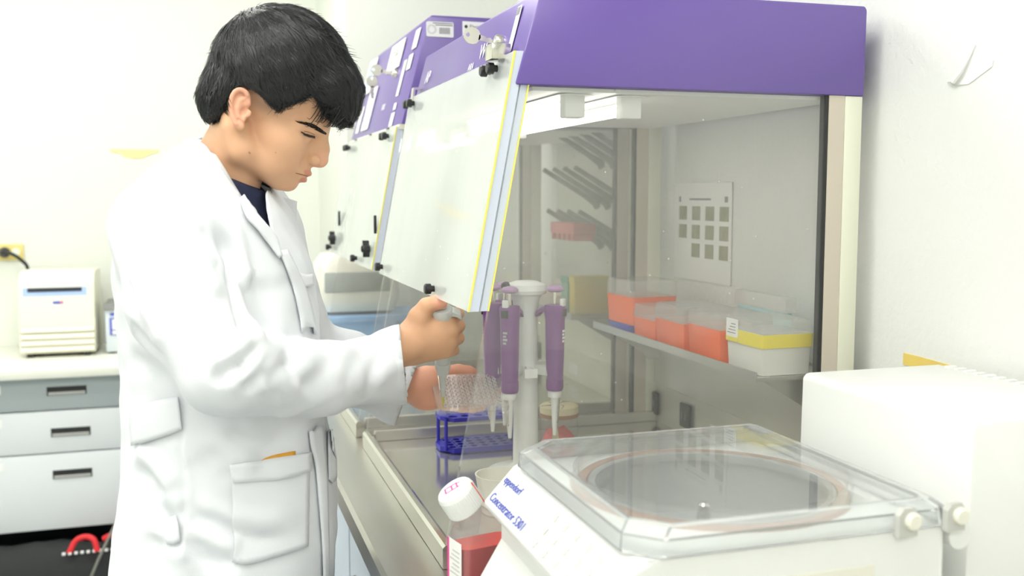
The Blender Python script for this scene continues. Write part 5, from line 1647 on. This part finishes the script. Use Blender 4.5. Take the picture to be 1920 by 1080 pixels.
folds = [
    ([(398, 392), (424, 462), (442, 540), (456, 602), (470, 640)], .010, .010),
    ([(272, 392), (318, 432), (368, 462)], .006, .012), ([(285, 452), (345, 486), (392, 520)], .005, .012),
    ([(300, 505), (350, 560), (402, 590)], .004, .016), ([(330, 560), (392, 630), (420, 660)], .004, .014),
    ([(496, 640), (462, 672), (446, 712)], .006, .010), ([(520, 662), (480, 706), (462, 742)], .005, .011), ([(560, 660), (520, 700), (500, 735)], .004, .012),
    ([(640, 655), (600, 700), (560, 735)], .003, .014), ([(700, 635), (660, 690), (640, 740)], .003, .016),
    ([(232, 510), (250, 580), (290, 650)], .006, .012), ([(236, 600), (262, 640), (320, 690)], .006, .012), ([(240, 660), (275, 690), (330, 720)], .004, .012),
    ([(246, 880), (282, 900), (310, 940)], .008, .011), ([(252, 905), (300, 960), (330, 985)], .006, .013),
    ([(345, 960), (400, 985), (470, 1005), (560, 1010)], .006, .012), ([(335, 1010), (400, 1050), (450, 1062)], .006, .014),
    ([(336, 760), (340, 850), (348, 930), (336, 1020), (326, 1078)], .0022, .0035),
    ([(420, 800), (480, 830), (560, 825)], .004, .016), ([(480, 780), (520, 800), (570, 790)], .004, .014), ([(560, 780), (500, 850), (480, 900)], .003, .018),
    ([(500, 520), (490, 580), (500, 640)], .004, .018), ([(420, 420), (470, 500), (500, 560)], .003, .016), ([(540, 600), (548, 680), (556, 740)], .003, .012),
    ([(360, 850), (420, 870), (436, 905)], .004, .014), ([(300, 1000), (290, 1040), (300, 1080)], .006, .018), ([(400, 1040), (380, 1080), (375, 1120)], .005, .02),
    ([(318, 470), (352, 520), (372, 575)], .004, .012), ([(452, 600), (420, 640), (380, 660)], .005, .010), ([(470, 668), (430, 690), (400, 730)], .005, .010),
    ([(540, 668), (560, 700), (600, 752)], .003, .012), ([(735, 640), (700, 690), (690, 752)], .003, .012), ([(250, 470), (290, 560), (340, 640)], .003, .016),
    ([(300, 330), (340, 350), (380, 385)], .003, .014), ([(255, 420), (240, 470), (242, 520)], .003, .014),
]
for pts, dep, w in folds:
    dep = dep*1.5
    P3 = [on_coat(u, v, CB0) for u, v in smooth_pts(pts, 5)]
    P3 = [p for p in P3 if p is not None]
    if len(P3) < 2: continue
    dm = np.full(len(cv_), 1e9); sg = np.zeros(len(cv_))
    bx0 = np.min(P3, 0)-.08; bx1 = np.max(P3, 0)+.08
    idx_ = np.where(((cv_ > bx0) & (cv_ < bx1)).all(1))[0]
    sub = cv_[idx_]
    best = np.full(len(idx_), 1e9); side = np.zeros(len(idx_))
    vd = nrm(np.mean(P3, 0)-CAM)
    along = np.zeros(len(idx_))
    for si, (a, b_) in enumerate(zip(P3, P3[1:])):
        ba = b_-a
        if ba@ba < 1e-10: continue
        h = np.clip((sub-a)@ba/(ba@ba), 0, 1)
        dv_ = sub-a-h[:, None]*ba
        dd = np.linalg.norm(dv_, axis=1)
        up_ = dd < best
        best[up_] = dd[up_]
        along[up_] = (si+h[up_])/(len(P3)-1)
        side[up_] = (dv_[up_]@np.cross(nrm(ba), vd))
    tap = np.clip(np.minimum(along, 1-along)*4, 0, 1); dep = dep*tap*tap*(3-2*tap)
    disp[idx_] += -dep*np.exp(-(best/w)**2)+.65*dep*np.exp(-((side-1.7*w)/w)**2)*(best < 3.5*w)*np.exp(-(np.maximum(best-2.4*w, 0)/w)**2)
cv_ = cv_+CN*disp[:, None]
# neck opening: neck tube and the V down to the first button
VPOLY = np.array([(372, 250), (392, 280), (415, 312), (436, 345), (452, 368), (476, 402), (500, 432), (513, 452), (523, 494), (512, 440), (503, 400), (498, 352), (470, 320), (430, 250)])
fc = cv_[cf_].mean(1)
rel = fc-CAM; tt = rel@cF
pu = 960+FPX*(rel@cR)/tt; pv = 540-FPX*(rel@cU)/tt
fnv = np.cross(cv_[cf_[:, 2]]-cv_[cf_[:, 0]], cv_[cf_[:, 3]]-cv_[cf_[:, 1]])
inV = poly_sdf(np.stack([pu, pv], 1), VPOLY) < 0
inV &= (fnv*(fc-CAM)).sum(1) < 0
qf = tohead(fc)
inneck = cone(qf, NK0, NK1, 76, 90) < 0
def cuff_normal(u, v, a, b_):
    n_ = nrm(ray(u, v)); r0 = nrm(cR-(cR@n_)*n_); u0 = np.cross(r0, n_)
    return nrm(r0*a+u0*b_)
NRR = cuff_normal(757, 680, .993, .11); NLL = cuff_normal(768, 722, .94, -.34)
CUL = PD(766, 726, 1.766)
cutR = (fc-CUR)@NRR > 0
cutR &= np.linalg.norm(fc-CUR, axis=1) < .12
cutL = ((fc-CUL)@NLL > 0) & (np.linalg.norm(fc-CUL, axis=1) < .11)
bot_ = fc[:, 2] < COATB+.012
keep = ~(inV | inneck | cutR | cutL | bot_)
cf2 = cf_[keep]
used = np.unique(cf2)
mp_ = -np.ones(len(cv_), int); mp_[used] = np.arange(len(used))
cv2 = cv_[used]; cf2 = mp_[cf2]
# pull the ragged cuff rims onto the cut planes
for (C0, nn_) in ((CUR, NRR), (CUL, NLL)):
    dd = (cv2-C0)@nn_
    m = (np.abs(dd) < .0065) & (np.linalg.norm(cv2-C0, axis=1) < .11)
    cv2[m] -= dd[m][:, None]*nn_
# smooth the raw edges left by the cuts
ed = np.sort(np.concatenate([cf2[:, [0, 1]], cf2[:, [1, 2]], cf2[:, [2, 3]], cf2[:, [3, 0]]]), 1)
eu_, ec_ = np.unique(ed, axis=0, return_counts=True)
be = eu_[ec_ == 1]
be2 = np.concatenate([be, be[:, ::-1]])
cnt_ = np.bincount(be2[:, 0], minlength=len(cv2)); bmask = cnt_ >= 2
for _ in range(14):
    acc = np.stack([np.bincount(be2[:, 0], weights=cv2[be2[:, 1], k], minlength=len(cv2)) for k in range(3)], 1)
    cv2[bmask] += .6*(acc[bmask]/cnt_[bmask][:, None]-cv2[bmask])
coat = mesh_np('lab_coat', cv2, cf2, M_COAT, person)
sd_ = coat.modifiers.new('cloth_thickness', 'SOLIDIFY'); sd_.thickness = .0022; sd_.offset = -1
onsleeve = sleeve_r(cv2[cf2].mean(1)) < .012
CBT = BVHTree.FromPolygons([tuple(v) for v in cv2], [tuple(int(i) for i in f) for f in cf2[~onsleeve]])
CB = BVHTree.FromPolygons([tuple(v) for v in cv2], [tuple(int(i) for i in f) for f in cf2])

def cloth_patch(name, ringA, ringB, nv_, off, parent, m=M_COAT, tfall=1.5, thick=.0025, bulge=0.0, jitter=0.0):
    """strip between two photo polylines laid on the coat, lifted by off; ringA/B entries (u,v) or (u,v,t)"""
    A = smooth_pts([np.array(p[:2]) for p in ringA], 6); C = smooth_pts([np.array(p[:2]) for p in ringB], 6)
    tA = smooth_pts([np.array([p[2] if len(p) > 2 else 0.0]) for p in ringA], 6); tC = smooth_pts([np.array([p[2] if len(p) > 2 else 0.0]) for p in ringB], 6)
    nu = len(A); bm = B(); grid = []
    for i in range(nu):
        row = []
        for k in range(nv_+1):
            f = k/nv_
            u, v = A[i]*(1-f)+C[i]*f
            t = float(tA[i][0]*(1-f)+tC[i][0]*f)
            e = off+bulge*math.sin(math.pi*f)+jitter*math.sin(i*1.7+k*2.3)
            if t > .1: p = PD(u, v, t-e)
            else: p = on_coat(u, v, CBT, e, tfall)
            row.append(bm.verts.new(p))
        grid.append(row)
    for i in range(nu-1):
        for k in range(nv_): bm.faces.new((grid[i][k], grid[i+1][k], grid[i+1][k+1], grid[i][k+1]))
    o = obj(name, bm, m, parent, 'all')
    if parent is not None and parent.type == 'EMPTY': o.location = -parent.location
    else: o.location = (0, 0, 0)
    so = o.modifiers.new('cloth_thickness', 'SOLIDIFY'); so.thickness = thick; so.offset = 0
    return o
# near pocket with hem
cloth_patch('pocket', [(434, 870), (470, 868), (520, 863), (577, 850)], [(438, 1052), (462, 1058), (520, 1042), (574, 1024)], 16, .0035, coat, jitter=.0004)
cloth_patch('pocket_hem', [(434, 868), (470, 866), (520, 861), (577, 848)], [(437, 906), (470, 904), (520, 899), (577, 884)], 4, .0060, coat)
# front placket
cloth_patch('front_placket', [(519, 472), (541, 527), (555, 582), (565, 652), (573, 774), (578, 835), (586, 868), (592, 925), (600, 1030), (602, 1110)],
            [(534, 470), (562, 527), (580, 582), (592, 652), (600, 774), (603, 835), (606, 868), (609, 925), (611, 1030), (610, 1110)], 4, .0045, coat, tfall=1.38, bulge=.001)
# far pocket flap at the front
cloth_patch('far_pocket', [(611, 812), (618, 806), (624, 808)], [(612, 900), (620, 905), (626, 895)], 5, .004, coat, tfall=1.46)
# half belt on the back with its two ends
cloth_patch('half_belt', [(249, 768), (280, 756), (312, 748), (336, 744)], [(253, 836), (285, 826), (316, 816), (345, 804)], 6, .0045, coat, tfall=1.45, bulge=.001)
cloth_patch('belt_tab', [(300, 968), (318, 970), (334, 966)], [(318, 1020), (326, 1021), (340, 1016)], 4, .004, coat)
# collar and lapels
cloth_patch('collar', [(368, 262, 1.500), (384, 266, 1.440), (399, 283, 1.408), (418, 312, 1.385), (437, 345, 1.378), (453, 371, 1.385)],
            [(346, 268, 1.500), (340, 300, 1.405), (360, 330, 1.362), (390, 352, 1.345), (420, 368, 1.345), (446, 377, 1.362)], 8, .004, coat, bulge=.006, thick=.003)
cloth_patch('collar', [(368, 262, 1.500), (388, 258, 1.540), (420, 268, 1.565), (455, 310, 1.570), (480, 345, 1.560), (494, 360, 1.545)],
            [(346, 268, 1.500), (350, 262, 1.570), (400, 290, 1.640), (450, 330, 1.640), (500, 352, 1.600), (530, 366, 1.560)], 8, .004, coat, bulge=.006, thick=.003)
cloth_patch('lapel', [(453, 369), (470, 394), (490, 418), (510, 442), (521, 482)], [(446, 377), (458, 410), (477, 431), (497, 458), (517, 486)], 6, .006, coat, bulge=.003)
cloth_patch('lapel', [(496, 360, 1.500), (502, 395, 1.470), (508, 425, 1.455), (516, 460, 1.44), (524, 494, 1.432)], [(556, 378, 1.535), (554, 420, 1.51), (551, 450, 1.495), (548, 485, 1.475), (545, 520, 1.450)], 8, .0, coat, bulge=.006)
# far chest pocket with dark pens
cloth_patch('chest_pocket', [(556, 512), (568, 516), (580, 514)], [(558, 536), (570, 538), (583, 536)], 4, .004, coat, tfall=1.53)
# orange card in the pocket
oc = thing('pocket_card', 'orange card peeking out of the white coat pocket', 'card', tuple(on_coat(520, 868, CB, .001, 1.4)))
cloth_patch('card_sheet', [(486, 865), (505, 857), (552, 846)], [(488, 885), (510, 882), (553, 875)], 3, .0026, oc, mat('orange_card', srgb(232, 168, 60), .6), thick=.001)
